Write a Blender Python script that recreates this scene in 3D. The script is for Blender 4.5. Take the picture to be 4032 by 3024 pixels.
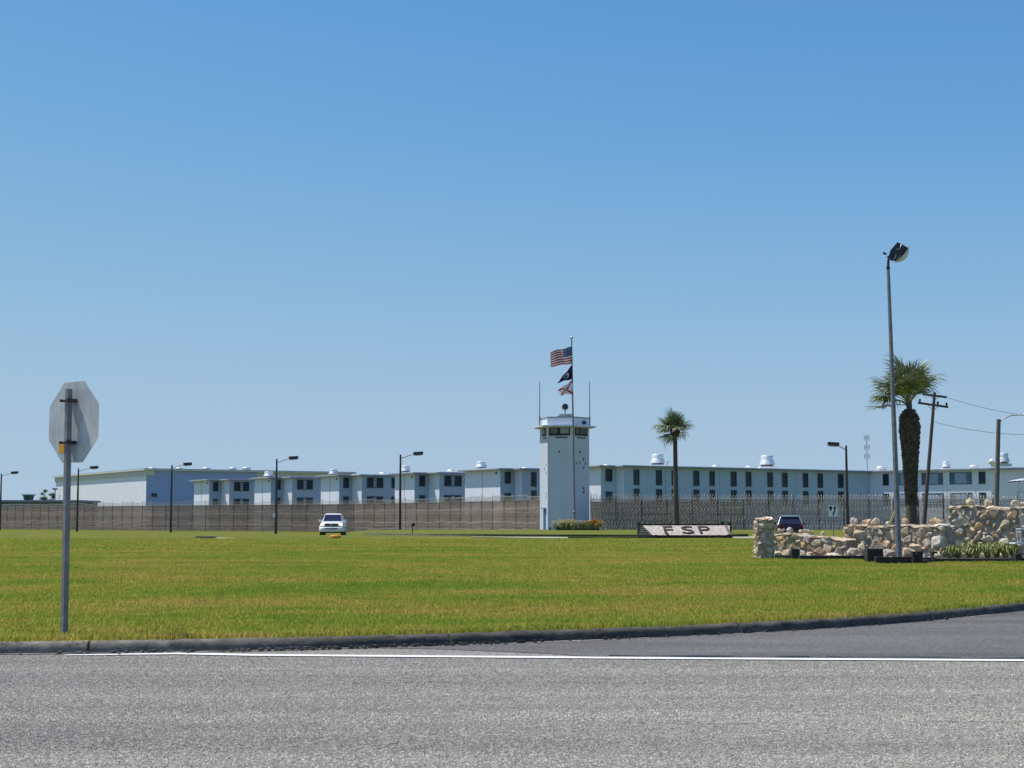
import bpy, bmesh, math, random
from mathutils import Vector, Matrix, noise as mnoise
R = math.radians
rnd = random.Random(11)
scene = bpy.context.scene
for o in list(bpy.data.objects): bpy.data.objects.remove(o)
COL = scene.collection

# ---------------------------------------------------------------- camera
F, CX, CY, HZ, CH = 6000.0, 2016.0, 1512.0, 2045.0, 1.2      # focal px, centre, horizon row, eye height
PITCH = math.atan((HZ - CY) / F)
cam = bpy.data.cameras.new('camera'); camo = bpy.data.objects.new('camera', cam); COL.objects.link(camo)
cam.sensor_width = 36; cam.lens = 36 * F / 4032; cam.clip_start = 0.1; cam.clip_end = 9000
camo.location = (0, 0, CH); camo.rotation_euler = (R(90) + PITCH, 0, 0)
scene.camera = camo
# ---------------------------------------------------------------- sky, sun, exposure
SUN_EL = R(63); SUN_H = Vector((-0.95, 0.31)).normalized()
SUN = Vector((SUN_H.x * math.cos(SUN_EL), SUN_H.y * math.cos(SUN_EL), math.sin(SUN_EL)))
w = bpy.data.worlds.new('World'); scene.world = w; w.use_nodes = True
nt = w.node_tree; bg = nt.nodes['Background']
sky = nt.nodes.new('ShaderNodeTexSky'); sky.sky_type = 'NISHITA'; sky.sun_disc = False
sky.sun_elevation = SUN_EL; sky.sun_rotation = math.atan2(SUN_H.x, SUN_H.y)
sky.altitude = 0; sky.air_density = 1.0; sky.dust_density = 0.0; sky.ozone_density = 6.0
SKY = 0.12                                             # the photograph's soft shoulder, applied to the whole sky alike
def vscale(src, k):
    x = nt.nodes.new('ShaderNodeVectorMath'); x.operation = 'SCALE'; x.inputs['Scale'].default_value = k; nt.links.new(src, x.inputs[0]); return x.outputs[0]
cv = nt.nodes.new('ShaderNodeRGBCurve')
for ch, pts in enumerate((((.0, .0), (.171, .122), (.209, .160), (.279, .235), (.456, .350), (.80, .407), (1, .44)), ((.0, .0), (.319, .328), (.381, .385), (.479, .450), (.672, .525), (.83, .545), (1, .57)), ((.0, .0), (.5, .58), (.624, .672), (.67, .688), (.76, .70), (.83, .705), (1, .72)))):
    c = cv.mapping.curves[ch]; c.points[0].location = pts[0]; c.points[1].location = pts[-1]
    for p in pts[1:-1]: c.points.new(*p)
cv.mapping.update()
nt.links.new(vscale(sky.outputs[0], SKY), cv.inputs['Color'])
nt.links.new(vscale(cv.outputs[0], 1 / SKY), bg.inputs[0]); bg.inputs[1].default_value = SKY
sl = bpy.data.lights.new('sun', 'SUN'); sl.energy = 5.0; sl.angle = R(0.5); sl.color = (1.0, 0.95, 0.885)
so = bpy.data.objects.new('sun', sl); COL.objects.link(so); so.location = (-30, 10, 60)
so.rotation_euler = (-SUN).to_track_quat('-Z', 'Y').to_euler()
vs = scene.view_settings; vs.view_transform = 'Standard'; vs.look = 'None'; vs.gamma = 1; vs.exposure = 0.0; vs.use_curve_mapping = False

# ---------------------------------------------------------------- pixel <-> world
cp, sp = math.cos(PITCH), math.sin(PITCH)
def ray(px, py):
    u = (CY - py) / F
    return Vector(((px - CX) / F, cp - sp * u, sp + cp * u))
def P(px, py, Y):
    d = ray(px, py); return Vector((0, 0, CH)) + d * (Y / d.y)
def G(px, py, z=0.1):
    d = ray(px, py); return Vector((0, 0, CH)) + d * ((z - CH) / d.z)
def along(p, e, px, z=5.0):
    k = (px - CX) / F; c = (z - CH) * sp
    return (k * (p.y * cp + c) - p.x) / (e.x - k * e.y * cp)

# ---------------------------------------------------------------- mesh builder
class MB:
    def __init__(s): s.v = []; s.f = []; s.m = []; s.smooth = []
    def add(s, vs, fs, mi=0, sm=False):
        b = len(s.v); s.v += [tuple(v) for v in vs]
        for f in fs: s.f.append([i + b for i in f]); s.m.append(mi); s.smooth.append(sm)
        return s
    def box(s, x0, x1, y0, y1, z0, z1, mi=0, mx=None):
        vs = [Vector((x, y, z)) for z in (z0, z1) for y in (y0, y1) for x in (x0, x1)]
        if mx is not None: vs = [mx @ v for v in vs]
        return s.add(vs, [(0, 2, 3, 1), (4, 5, 7, 6), (0, 1, 5, 4), (2, 6, 7, 3), (0, 4, 6, 2), (1, 3, 7, 5)], mi)
    def prism(s, pts, z0, z1, mi=0, side=None):
        n = len(pts); vs = [(p[0], p[1], z0) for p in pts] + [(p[0], p[1], z1) for p in pts]
        s.add(vs, [list(range(n))[::-1], list(range(n, 2 * n))], mi)
        for i in range(n):
            j = (i + 1) % n
            s.add([vs[i], vs[j], vs[j + n], vs[i + n]], [(0, 1, 2, 3)], side[i] if side else mi)
        return s
    def tube(s, pts, rs, n=8, mi=0, cap=True, sm=True):
        pts = [Vector(p) for p in pts]
        if not isinstance(rs, (list, tuple)): rs = [rs] * len(pts)
        vs = []; ref = None
        for i, p in enumerate(pts):
            t = (pts[min(i + 1, len(pts) - 1)] - pts[max(i - 1, 0)]).normalized()
            if ref is None: ref = t.orthogonal().normalized()
            a = (ref - t * ref.dot(t))
            a = a.normalized() if a.length > 1e-6 else t.orthogonal().normalized(); ref = a
            b = t.cross(a)
            for k in range(n):
                an = 2 * math.pi * (k + .5) / n
                vs.append(p + (a * math.cos(an) + b * math.sin(an)) * rs[i])
        fs = []
        for i in range(len(pts) - 1):
            for k in range(n):
                k2 = (k + 1) % n
                fs.append((i * n + k, i * n + k2, (i + 1) * n + k2, (i + 1) * n + k))
        s.add(vs, fs, mi, sm)
        if cap:
            m = len(pts) - 1
            s.add(vs[:n], [list(range(n))[::-1]], mi); s.add(vs[m * n:], [list(range(n))], mi)
        return s
    def lathe(s, prof, c, n=16, mi=0, sm=True):
        vs = [(c[0] + r * math.cos(2 * math.pi * k / n), c[1] + r * math.sin(2 * math.pi * k / n), c[2] + z) for r, z in prof for k in range(n)]
        fs = [(i * n + k, i * n + (k + 1) % n, (i + 1) * n + (k + 1) % n, (i + 1) * n + k) for i in range(len(prof) - 1) for k in range(n)]
        s.add(vs, fs, mi, sm)
        s.add(vs[:n], [list(range(n))[::-1]], mi); s.add(vs[-n:], [list(range(n))], mi)
        return s
    def mesh(s, name, mats, off=Vector((0, 0, 0))):
        me = bpy.data.meshes.new(name)
        me.from_pydata([(v[0] - off.x, v[1] - off.y, v[2] - off.z) for v in s.v], [], s.f)
        for m in (mats if isinstance(mats, (list, tuple)) else [mats]): me.materials.append(m)
        me.polygons.foreach_set('material_index', s.m); me.polygons.foreach_set('use_smooth', s.smooth)
        me.update(); return me
ORG = {}
def tag(o, label=None, cat=None, group=None, kind=None):
    if label: o['label'] = label
    if cat: o['category'] = cat
    if group: o['group'] = group
    if kind: o['kind'] = kind
    return o
def thing(name, loc, label, cat, group=None, rz=0):
    o = bpy.data.objects.new(name, None); COL.objects.link(o); o.empty_display_size = .3
    o.location = loc; o.rotation_euler = (0, 0, rz); ORG[o.name] = Vector(loc)
    return tag(o, label, cat, group)
def ob(name, mb, mats, parent=None, loc=None, local=False):
    """world-space builder -> object; local=True when the vertices already are in the parent's frame"""
    off = Vector((0, 0, 0)) if (local or parent is None) else ORG[parent.name]
    if parent is None and loc is not None: off = Vector(loc)
    me = mb if isinstance(mb, bpy.types.Mesh) else mb.mesh(name, mats, off)
    o = bpy.data.objects.new(name, me); COL.objects.link(o)
    if parent is not None: o.parent = parent; ORG[o.name] = ORG[parent.name]
    else:
        if loc is not None: o.location = loc
        ORG[o.name] = Vector(loc) if loc is not None else Vector((0, 0, 0))
    return o
def inst(name, me, parent, loc, rot=(0, 0, 0), sc=(1, 1, 1), color=None):
    """shared-mesh piece; loc in world (parents are unrotated)"""
    o = bpy.data.objects.new(name, me); COL.objects.link(o)
    if parent is not None: o.parent = parent; loc = Vector(loc) - ORG[parent.name]
    o.location = loc; o.rotation_euler = rot; o.scale = sc
    ORG[o.name] = Vector(loc)
    return o

# ---------------------------------------------------------------- materials
def newmat(name):
    m = bpy.data.materials.new(name); m.use_nodes = True
    n = m.node_tree; b = n.nodes['Principled BSDF']
    return m, n, b
def node(n, t, **kw):
    x = n.nodes.new(t)
    for k, v in kw.items(): setattr(x, k, v)
    return x
def ramp(n, fac, stops):
    r = node(n, 'ShaderNodeValToRGB'); e = r.color_ramp.elements
    while len(e) < len(stops): e.new(.5)
    for i, (p, c) in enumerate(stops):
        e[i].position = p; e[i].color = (*c, 1) if len(c) == 3 else c
    n.links.new(fac, r.inputs[0]); return r.outputs[0]
def coords(n, kind='Object', scale=(1, 1, 1)):
    if kind == 'World':
        src = node(n, 'ShaderNodeNewGeometry').outputs['Position']
    else: src = node(n, 'ShaderNodeTexCoord').outputs[kind]
    mp = node(n, 'ShaderNodeMapping'); mp.inputs['Scale'].default_value = scale
    n.links.new(src, mp.inputs[0]); return mp.outputs[0]
def noise(n, vec, scale, detail=4, rough=.6):
    t = node(n, 'ShaderNodeTexNoise'); t.inputs['Scale'].default_value = scale
    t.inputs['Detail'].default_value = detail; t.inputs['Roughness'].default_value = rough
    n.links.new(vec, t.inputs['Vector']); return t.outputs['Fac']
def mixc(n, fac, a, b, bt='MIX'):
    m = node(n, 'ShaderNodeMix', data_type='RGBA', blend_type=bt)
    for s, v in ((0, fac), (6, a), (7, b)):
        if isinstance(v, (int, float)): m.inputs[s].default_value = v
        elif isinstance(v, tuple): m.inputs[s].default_value = (*v, 1) if len(v) == 3 else v
        else: n.links.new(v, m.inputs[s])
    return m.outputs[2]
def bump(n, b, h, strength=.3, dist=.02):
    x = node(n, 'ShaderNodeBump'); x.inputs['Strength'].default_value = strength; x.inputs['Distance'].default_value = dist
    n.links.new(h, x.inputs['Height']); n.links.new(x.outputs[0], b.inputs['Normal'])
def mat(name, c1, c2=None, scale=3, rough=.7, metal=0, bmp=0, bd=.02, stretch=(1, 1, 1), kind='Object', spec=.4, lo=.35, hi=.65):
    m, n, b = newmat(name)
    b.inputs['Roughness'].default_value = rough; b.inputs['Metallic'].default_value = metal
    b.inputs['Specular IOR Level'].default_value = spec
    if c2 is None: c2 = tuple(x * .82 for x in c1)
    f = noise(n, coords(n, kind, stretch), scale)
    n.links.new(ramp(n, f, [(lo, c1), (hi, c2)]), b.inputs['Base Color'])
    if bmp: bump(n, b, f, bmp, bd)
    return m
def math_(n, op, a, b=None, clamp=False):
    x = node(n, 'ShaderNodeMath', operation=op); x.use_clamp = clamp
    for i, v in enumerate((a, b)):
        if v is None: continue
        if isinstance(v, (int, float)): x.inputs[i].default_value = v
        else: n.links.new(v, x.inputs[i])
    return x.outputs[0]

def stained(name, c, stain, rough=.75, k=.35, panel=0):
    """painted masonry: faint blotches, rain streaks"""
    m, n, b = newmat(name); b.inputs['Roughness'].default_value = rough; b.inputs['Specular IOR Level'].default_value = .25
    a = noise(n, coords(n, 'World', (.35, .35, .35)), 1, 5)
    st = noise(n, coords(n, 'World', (1.6, 1.6, .12)), 1.2, 4)
    f = math_(n, 'MULTIPLY', math_(n, 'ADD', a, st), .5)
    col = ramp(n, f, [(.38, c), (.72, tuple(x + (y - x) * k for x, y in zip(c, stain)))])
    n.links.new(col, b.inputs['Base Color']); return m
M = {}
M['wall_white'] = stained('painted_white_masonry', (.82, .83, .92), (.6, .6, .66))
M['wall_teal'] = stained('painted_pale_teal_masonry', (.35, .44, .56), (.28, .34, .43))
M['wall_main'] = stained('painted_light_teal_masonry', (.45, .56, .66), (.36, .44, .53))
M['tower_paint'] = stained('tower_paint', (.61, .645, .73), (.44, .46, .51), k=.45)
M['wall_seam'] = mat('joint_sealant', (.30, .38, .42))
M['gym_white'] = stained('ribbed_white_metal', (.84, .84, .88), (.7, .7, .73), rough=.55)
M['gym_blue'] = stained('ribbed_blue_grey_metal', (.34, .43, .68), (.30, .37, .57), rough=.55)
M['gym_grey'] = stained('grey_beige_metal', (.62, .62, .58), (.5, .5, .48), rough=.6)
M['eave'] = mat('eave_fascia', (.30, .34, .42), (.24, .27, .33), 2)
M['roof'] = mat('white_roof_membrane', (.78, .78, .76), (.66, .66, .64), .6)
M['frame_dark'] = mat('dark_teal_frame', (.035, .075, .09), rough=.5)
M['frame_teal'] = mat('teal_frame', (.07, .17, .23), rough=.5)
M['surround'] = mat('pale_surround', (.55, .66, .70))
M['pane'] = mat('dark_glass', (.018, .024, .028), (.03, .036, .04), .8, rough=.18, spec=.5)
M['louver_pale'] = mat('pale_louver', (.62, .66, .66), rough=.5)
M['louver_dark'] = mat('dark_louver', (.10, .125, .13), rough=.4)
M['galv'] = mat('galvanised_steel', (.58, .59, .6), (.42, .43, .44), 6, rough=.42, metal=.55)
M['galv_dull'] = mat('weathered_galvanised_steel', (.245, .25, .26), (.165, .17, .178), 9, rough=.6, metal=.15)
M['alu'] = mat('spun_aluminium', (.80, .81, .82), (.68, .69, .7), 4, rough=.4, metal=.35)
M['dark_metal'] = mat('dark_bronze_metal', (.075, .065, .07), (.05, .045, .05), 5, rough=.5, metal=.3)
M['black'] = mat('black_paint', (.012, .012, .013), (.02, .02, .02), 5, rough=.5)
M['lens'] = mat('milky_lamp_lens', (.72, .74, .75), (.6, .62, .64), 5, rough=.15, spec=.6)
M['wood_pole'] = mat('weathered_pole_wood', (.13, .095, .075), (.075, .055, .045), 5, rough=.85, bmp=.4, stretch=(4, 4, .4))
M['timber'] = mat('creosoted_timber', (.055, .047, .042), (.022, .020, .019), 4, rough=.9, bmp=.7, stretch=(1, 5, 5))
M['timber_grey'] = mat('weathered_grey_timber', (.20, .172, .148), (.10, .087, .077), 5, rough=.9, bmp=.6, stretch=(.8, 6, 6))
M['concrete'] = mat('pale_concrete', (.52, .50, .46), (.40, .385, .355), 2, rough=.85, bmp=.2)
M['path'] = mat('dusty_path_concrete', (.40, .37, .32), (.30, .28, .24), 1.2, rough=.9, bmp=.2, kind='World')
M['blue_door'] = mat('blue_door_paint', (.06, .13, .36), rough=.45)
M['soil'] = mat('bed_soil', (.10, .075, .055), (.05, .038, .03), 6, rough=1, bmp=.8)
M['white_paint'] = mat('white_coat', (.88, .88, .88), (.82, .82, .82), 2, rough=.35)
M['yellow'] = mat('yellow_sticker', (.72, .38, .03), (.6, .3, .02), 12, rough=.5)
M['orange'] = mat('orange_cap', (.75, .30, .02), (.55, .18, .015), 5, rough=.5)
M['red'] = mat('red_sheeting', (.45, .02, .02), rough=.4)
M['pole_shell'] = M['galv_dull']

def grass_color(n):
    big = noise(n, coords(n, 'World', (.17, .34, 1)), 1, 5, .65)
    mid = noise(n, coords(n, 'World', (1.4, 2.4, 1)), 1, 4, .7)
    f = math_(n, 'ADD', math_(n, 'MULTIPLY', big, .6), math_(n, 'MULTIPLY', mid, .4))
    return ramp(n, f, [(.41, (.112, .166, .024)), (.475, (.154, .188, .031)), (.53, (.192, .193, .041)), (.60, (.242, .203, .068))])
def grass_mat(name, blade):
    m, n, b = newmat(name); b.inputs['Roughness'].default_value = .65 if blade else .95
    b.inputs['Specular IOR Level'].default_value = .25 if blade else .05
    c = grass_color(n)
    if blade:
        r = node(n, 'ShaderNodeObjectInfo').outputs['Random']
        fine = noise(n, coords(n, 'World', (30, 30, 1)), 1, 2)
        c = mixc(n, 1.0, c, ramp(n, fine, [(.3, (.34, .40, .30)), (.5, (.9, .9, .85)), (.7, (2.0, 1.8, 1.9))]), 'MULTIPLY')
        tr = node(n, 'ShaderNodeBsdfTranslucent'); mx = node(n, 'ShaderNodeMixShader'); mx.inputs[0].default_value = .45
        n.links.new(b.outputs[0], mx.inputs[1]); n.links.new(tr.outputs[0], mx.inputs[2]); n.links.new(mx.outputs[0], n.nodes['Material Output'].inputs[0])
        c = mixc(n, 1.0, c, (2.42, 2.25, 1.85), 'MULTIPLY'); n.links.new(c, tr.inputs[0])
    else:
        fine = noise(n, coords(n, 'World', (16, 26, 1)), 1, 3, .7)
        c = mixc(n, 1.0, c, ramp(n, fine, [(.3, (.5, .52, .45)), (.7, (1.15, 1.12, 1.05))]), 'MULTIPLY')
        bump(n, b, fine, .8, .03)
    n.links.new(c, b.inputs['Base Color'])
    return m
M['lawn'] = grass_mat('mown_lawn', False)
M['blade'] = grass_mat('grass_blades', True)
def asphalt(name, base, spread, chip, tint=(1, 1, 1), bl=(.86, 1.1)):
    m, n, b = newmat(name); b.inputs['Roughness'].default_value = .85; b.inputs['Specular IOR Level'].default_value = .3
    vec = coords(n, 'World', (1, 1, 1))
    v = node(n, 'ShaderNodeTexVoronoi'); v.inputs['Scale'].default_value = chip; n.links.new(vec, v.inputs['Vector'])
    bw = node(n, 'ShaderNodeRGBToBW'); n.links.new(v.outputs['Color'], bw.inputs[0])
    f1 = noise(n, vec, chip * .55, 3, .7)
    big = noise(n, coords(n, 'World', (.18, .9, 1)), 1, 4)
    sp = math_(n, 'ADD', math_(n, 'MULTIPLY', bw.outputs[0], .62), math_(n, 'MULTIPLY', f1, .38))
    lo = tuple(max(.01, base - spread) * t for t in tint); mi = tuple(base * t for t in tint); hi = tuple((base + spread * 1.9) * t for t in tint)
    c = ramp(n, sp, [(.22, lo), (.5, mi), (.82, hi)])
    c = mixc(n, 1.0, c, ramp(n, big, [(.34, (bl[0],) * 3), (.66, (bl[1],) * 3)]), 'MULTIPLY')
    n.links.new(c, b.inputs['Base Color'])
    bump(n, b, sp, .9, .008)
    return m
M['road'] = asphalt('chip_seal_asphalt', .215, .10, 46, (1, .93, .81))
M['apron'] = asphalt('smooth_dark_asphalt', .12, .05, 60, (1, .94, .87), (.72, 1.22))
m, n, b = newmat('worn_white_line'); b.inputs['Roughness'].default_value = .7
f = noise(n, coords(n, 'World', (1, 1, 1)), 45, 3, .7)
n.links.new(ramp(n, f, [(.28, (.38, .38, .37)), (.42, (.80, .79, .76))]), b.inputs['Base Color']); M['line'] = m
m, n, b = newmat('weathered_kerb_concrete'); b.inputs['Roughness'].default_value = .95; b.inputs['Specular IOR Level'].default_value = .15
f = noise(n, coords(n, 'World', (1, 1, 1.5)), 6, 6, .7); g = noise(n, coords(n, 'World', (.35, .35, 1)), 1, 3)
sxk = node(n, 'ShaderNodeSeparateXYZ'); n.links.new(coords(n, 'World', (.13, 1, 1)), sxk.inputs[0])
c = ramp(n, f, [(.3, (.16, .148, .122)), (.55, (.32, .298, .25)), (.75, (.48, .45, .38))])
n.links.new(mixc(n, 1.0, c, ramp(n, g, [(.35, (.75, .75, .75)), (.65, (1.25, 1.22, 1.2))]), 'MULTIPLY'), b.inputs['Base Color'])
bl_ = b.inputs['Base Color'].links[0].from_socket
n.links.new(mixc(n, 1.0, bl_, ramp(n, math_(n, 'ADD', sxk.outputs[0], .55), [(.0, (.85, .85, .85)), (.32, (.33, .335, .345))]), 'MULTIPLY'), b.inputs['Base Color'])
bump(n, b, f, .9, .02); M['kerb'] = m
M['sand'] = mat('drifted_sand', (.30, .265, .235), (.2, .18, .165), 25, rough=1, bmp=.5, kind='World')
# stones: colour by object
def stone_mat(name, stops):
    m, n, b = newmat(name); b.inputs['Roughness'].default_value = .9; b.inputs['Specular IOR Level'].default_value = .15
    r = node(n, 'ShaderNodeObjectInfo').outputs['Random']
    tint = ramp(n, r, stops)
    f = noise(n, coords(n, 'World', (1, 1, 1)), 9, 6, .75); g = noise(n, coords(n, 'World', (1, 1, 1)), 2.3, 3)
    c = mixc(n, 1.0, tint, ramp(n, f, [(.28, (.30, .27, .24)), (.42, (.85, .83, .80)), (.7, (1.18, 1.17, 1.15))]), 'MULTIPLY')
    c = mixc(n, ramp(n, g, [(.5, (0, 0, 0)), (.68, (.55, .55, .55))]), c, (.46, .27, .11))
    n.links.new(c, b.inputs['Base Color']); bump(n, b, f, 1.0, .05)
    return m
M['stone'] = stone_mat('limestone_rubble', [(0, (.64, .51, .35)), (.25, (.72, .62, .47)), (.5, (.54, .48, .40)), (.7, (.66, .48, .27)), (.85, (.76, .69, .58)), (1, (.50, .43, .36))])
M['stone_shaded'] = stone_mat('shaded_rubble', [(0, (.30, .26, .20)), (.35, (.36, .31, .25)), (.6, (.22, .215, .21)), (.8, (.38, .27, .16)), (1, (.42, .39, .35))])  # darker copy of the rubble with shade in its colour; unused
M['mortar'] = mat('recessed_mortar', (.50, .42, .33), (.26, .215, .165), 7, rough=1, bmp=1, bd=.05, kind='World')
M['gravel'] = mat('pale_gravel', (.60, .53, .46), (.26, .21, .175), 11, rough=1, bmp=1, bd=.03, kind='World', lo=.4, hi=.62)
def mesh_mat(name, c, alpha, var=.25, sc=6):
    m, n, b = newmat(name); b.inputs['Roughness'].default_value = .6
    f = noise(n, coords(n, 'World', (1, 1, 1)), sc, 3, .7)
    n.links.new(ramp(n, f, [(.3, tuple(x * .6 for x in c)), (.7, tuple(min(1, x * 1.5) for x in c))]), b.inputs['Base Color'])
    bs = b.inputs['Base Color'].links[0].from_socket; blot = noise(n, coords(n, 'World', (.25, .25, .9)), 1, 4)
    tone = math_(n, 'ADD', math_(n, 'MULTIPLY', node(n, 'ShaderNodeObjectInfo').outputs['Random'], .28), math_(n, 'ADD', math_(n, 'MULTIPLY', blot, .9), .4))
    sc3 = node(n, 'ShaderNodeVectorMath', operation='SCALE'); n.links.new(bs, sc3.inputs[0]); n.links.new(tone, sc3.inputs['Scale']); n.links.new(sc3.outputs[0], b.inputs['Base Color'])
    g = noise(n, coords(n, 'World', (1.3, 1.3, 1.3)), 2.2, 3)
    a = math_(n, 'ADD', math_(n, 'MULTIPLY', math_(n, 'SUBTRACT', g, .5), var * 2), alpha, clamp=True)
    n.links.new(a, b.inputs['Alpha']); return m
M['mesh_dense'] = mesh_mat('layered_chain_link', (.225, .162, .133), .95, .06)
M['mesh_mid'] = mesh_mat('double_chain_link', (.32, .235, .19), .66, .1)
M['mesh_open'] = mesh_mat('open_chain_link', (.36, .28, .225), .38, .06)
M['razor'] = mat('razor_ribbon_steel', (.74, .66, .57), (.48, .42, .36), 8, rough=.45, metal=.05)
M['razor_mid'] = mat('grey_razor_ribbon', (.66, .58, .51), (.40, .355, .315), 8, rough=.45, metal=.25)
M['razor_dull'] = mat('dull_razor_ribbon', (.46, .38, .33), (.28, .23, .2), 8, rough=.5, metal=.2)
M['post'] = mat('fence_post_steel', (.085, .08, .08), (.06, .055, .055), 6, rough=.6)
M['rail'] = mat('fence_rail_steel', (.28, .26, .25), (.2, .19, .18), 6, rough=.5)
def leaf_mat(name, a, b_, sc=6):
    m, n, b = newmat(name); b.inputs['Roughness'].default_value = .5; b.inputs['Specular IOR Level'].default_value = .35
    f = noise(n, coords(n, 'World', (1, 1, 1)), sc, 3)
    n.links.new(ramp(n, f, [(.35, a), (.65, b_)]), b.inputs['Base Color']); return m
M['frond'] = leaf_mat('palm_frond', (.11, .145, .045), (.23, .25, .11), 3)
M['frond_pale'] = leaf_mat('palm_frond_pale_underside', (.22, .25, .14), (.36, .36, .24), 3)
M['strap'] = leaf_mat('strap_leaf', (.19, .235, .045), (.42, .41, .15), 8)
M['foliage'] = leaf_mat('broadleaf', (.045, .075, .025), (.09, .12, .04), 2)
M['petal_y'] = mat('yellow_petals', (.85, .62, .14), (.9, .78, .42), 9)
M['petal_o'] = mat('orange_petals', (.88, .36, .03), (.75, .20, .02), 9)
M['petal_w'] = mat('cream_petals', (.88, .85, .74), (.8, .74, .54), 9)
M['trunk'] = mat('palm_trunk', (.15, .12, .095), (.07, .057, .047), 6, rough=.95, bmp=.8, stretch=(1, 1, 3))
M['boot'] = mat('palm_boots', (.13, .095, .07), (.05, .04, .034), 5, rough=.95)

# ================================================================ ground, road, kerb
KX = [(-200, -20), (-60, 8.5), (-20, 12.2), (-10, 13.05)]
for px, py in ((0, 2577), (500, 2571), (1000, 2564), (1800, 2540), (2532, 2514), (3210, 2480), (3650, 2447), (4032, 2405)):
    g = G(px, py, 0); KX.append((g.x, g.y))
KX += [(9.2, 23.2), (14, 29.5), (22, 37), (40, 47), (90, 58), (240, 70)]
def yk(x):
    for (x0, y0), (x1, y1) in zip(KX, KX[1:]):
        if x <= x1:
            t = max(0, (x - x0) / (x1 - x0)); return y0 + (y1 - y0) * t
    return KX[-1][1]
def yks(x):                                            # smoothed kerb line
    return sum(yk(x + d * .35) * w_ for d, w_ in ((-2, 1), (-1, 2), (0, 3), (1, 2), (2, 1))) / 9
def sstep(a, b, x):
    t = max(0, min(1, (x - a) / (b - a))); return t * t * (3 - 2 * t)
def gz(x, y):
    left = .1 - .25 * sstep(107, 118, y) - .4 * sstep(118, 150, y)
    right = .1 - .65 * sstep(172, 200, y)
    k = sstep(-16, -7, x + (y - 110) * .11)
    right -= .32 * sstep(13, 16, x) * sstep(80, 95, y) * (1 - sstep(118, 130, y))          # the lane behind the walls lies lower
    return left * (1 - k) + right * k
mb = MB(); cols = 121; ys = [0, .05, .3, .8, 1.6, 3, 5, 8, 12, 17, 24, 32, 42, 54, 66, 78, 88, 93, 97, 100, 103, 107, 112, 118, 126, 138, 150, 165, 172, 180, 190, 200, 230, 300, 600, 1500, 4500]
vv = []
for r, dy in enumerate(ys):
    for c in range(cols):
        u = (c / (cols - 1) * 2 - 1); u = u * abs(u) ** .6
        s = sstep(0, 100, dy)
        x = u * (70 + dy * 1.3)
        y = (yks(x) + .17) * (1 - s) + s * 14 + dy
        z = gz(x, y) + (.018 * mnoise.noise(Vector((x * .35, y * .35, 0))) if dy > .5 else -.012) + .05 * sstep(6, 30, dy) * (1 - sstep(50, 75, dy)) * mnoise.noise(Vector((x * .05, y * .05, 3)))
        vv.append((x, y, z))
mb.add(vv, [(r * cols + c, r * cols + c + 1, (r + 1) * cols + c + 1, (r + 1) * cols + c) for r in range(len(ys) - 1) for c in range(cols - 1)], 0, True)
tag(ob('lawn', mb, M['lawn']), kind='structure')
mb = MB().add([(-300, -90, 0), (300, -90, 0), (300, 62, 0), (-300, 62, 0)], [(0, 1, 2, 3)])
tag(ob('road', mb, M['road']), kind='structure')
# painted edge line
LN = [(-3.95, 13.62)] + [(g.x, g.y) for g in (G(px, py, 0) for px, py in ((700, 2576), (1000, 2582), (1800, 2588), (2600, 2594.5), (3400, 2599), (4032, 2603)))] + [(30, 10.6)]
mb = MB(); vs = []
for i, (x, y) in enumerate(LN): hw = .08 if i > 0 else .03; vs += [(x, y - hw, .008), (x, y + hw, .008)]
mb.add(vs, [(2 * i, 2 * i + 2, 2 * i + 3, 2 * i + 1) for i in range(len(LN) - 1)])
tag(ob('road_edge_line', mb, M['line']), kind='structure')
# darker driveway apron between the line and the kerb
def yl(x):
    for (x0, y0), (x1, y1) in zip(LN, LN[1:]):
        if x <= x1: return y0 + (y1 - y0) * (x - x0) / (x1 - x0)
    return LN[-1][1]
mb = MB(); vs = []; xs = [-1.6 + .2 * i for i in range(170)]
for x in xs:
    e = min(1, (x + 1.6) / 2.2); base = yl(x) + .16 + .09 * mnoise.noise(Vector((x * 1.3, 0, 0))) + .05 * mnoise.noise(Vector((x * 5, 1, 0)))
    top = yks(x) + .02
    vs += [(x, top + (base - top) * e, .004), (x, top, .004)]
mb.add(vs, [(2 * i, 2 * i + 2, 2 * i + 3, 2 * i + 1) for i in range(len(xs) - 1)])
tag(ob('driveway_apron', mb, M['apron']), kind='structure')
# loose-faced chippings standing proud of the chip seal (uncountable)
m, n, b = newmat('road_chipping'); b.inputs['Roughness'].default_value = .8; b.inputs['Specular IOR Level'].default_value = .3
track = noise(n, coords(n, 'World', (.05, 1.0, 1)), 1, 4)
cc_ = ramp(n, node(n, 'ShaderNodeObjectInfo').outputs['Random'], [(0, (.17, .154, .127)), (.3, (.30, .274, .229)), (.6, (.39, .357, .30)), (.85, (.50, .459, .387)), (1, (.76, .70, .60))])
n.links.new(mixc(n, 1.0, cc_, ramp(n, track, [(.36, (.74, .74, .75)), (.62, (1.14, 1.13, 1.12))]), 'MULTIPLY'), b.inputs['Base Color']); M['chip'] = m
chip = MB().add([(.5, .1, 0), (.1, .5, 0), (-.45, .2, 0), (-.3, -.45, 0), (.3, -.4, 0), (.25, .2, .30), (-.2, .2, .36), (-.1, -.25, .32), (.25, -.2, .26)], [(0, 1, 5), (1, 2, 6), (1, 6, 5), (2, 3, 7), (2, 7, 6), (3, 4, 8), (3, 8, 7), (4, 0, 5), (4, 5, 8), (5, 6, 7, 8)]).mesh('chipping', M['chip'])
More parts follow.
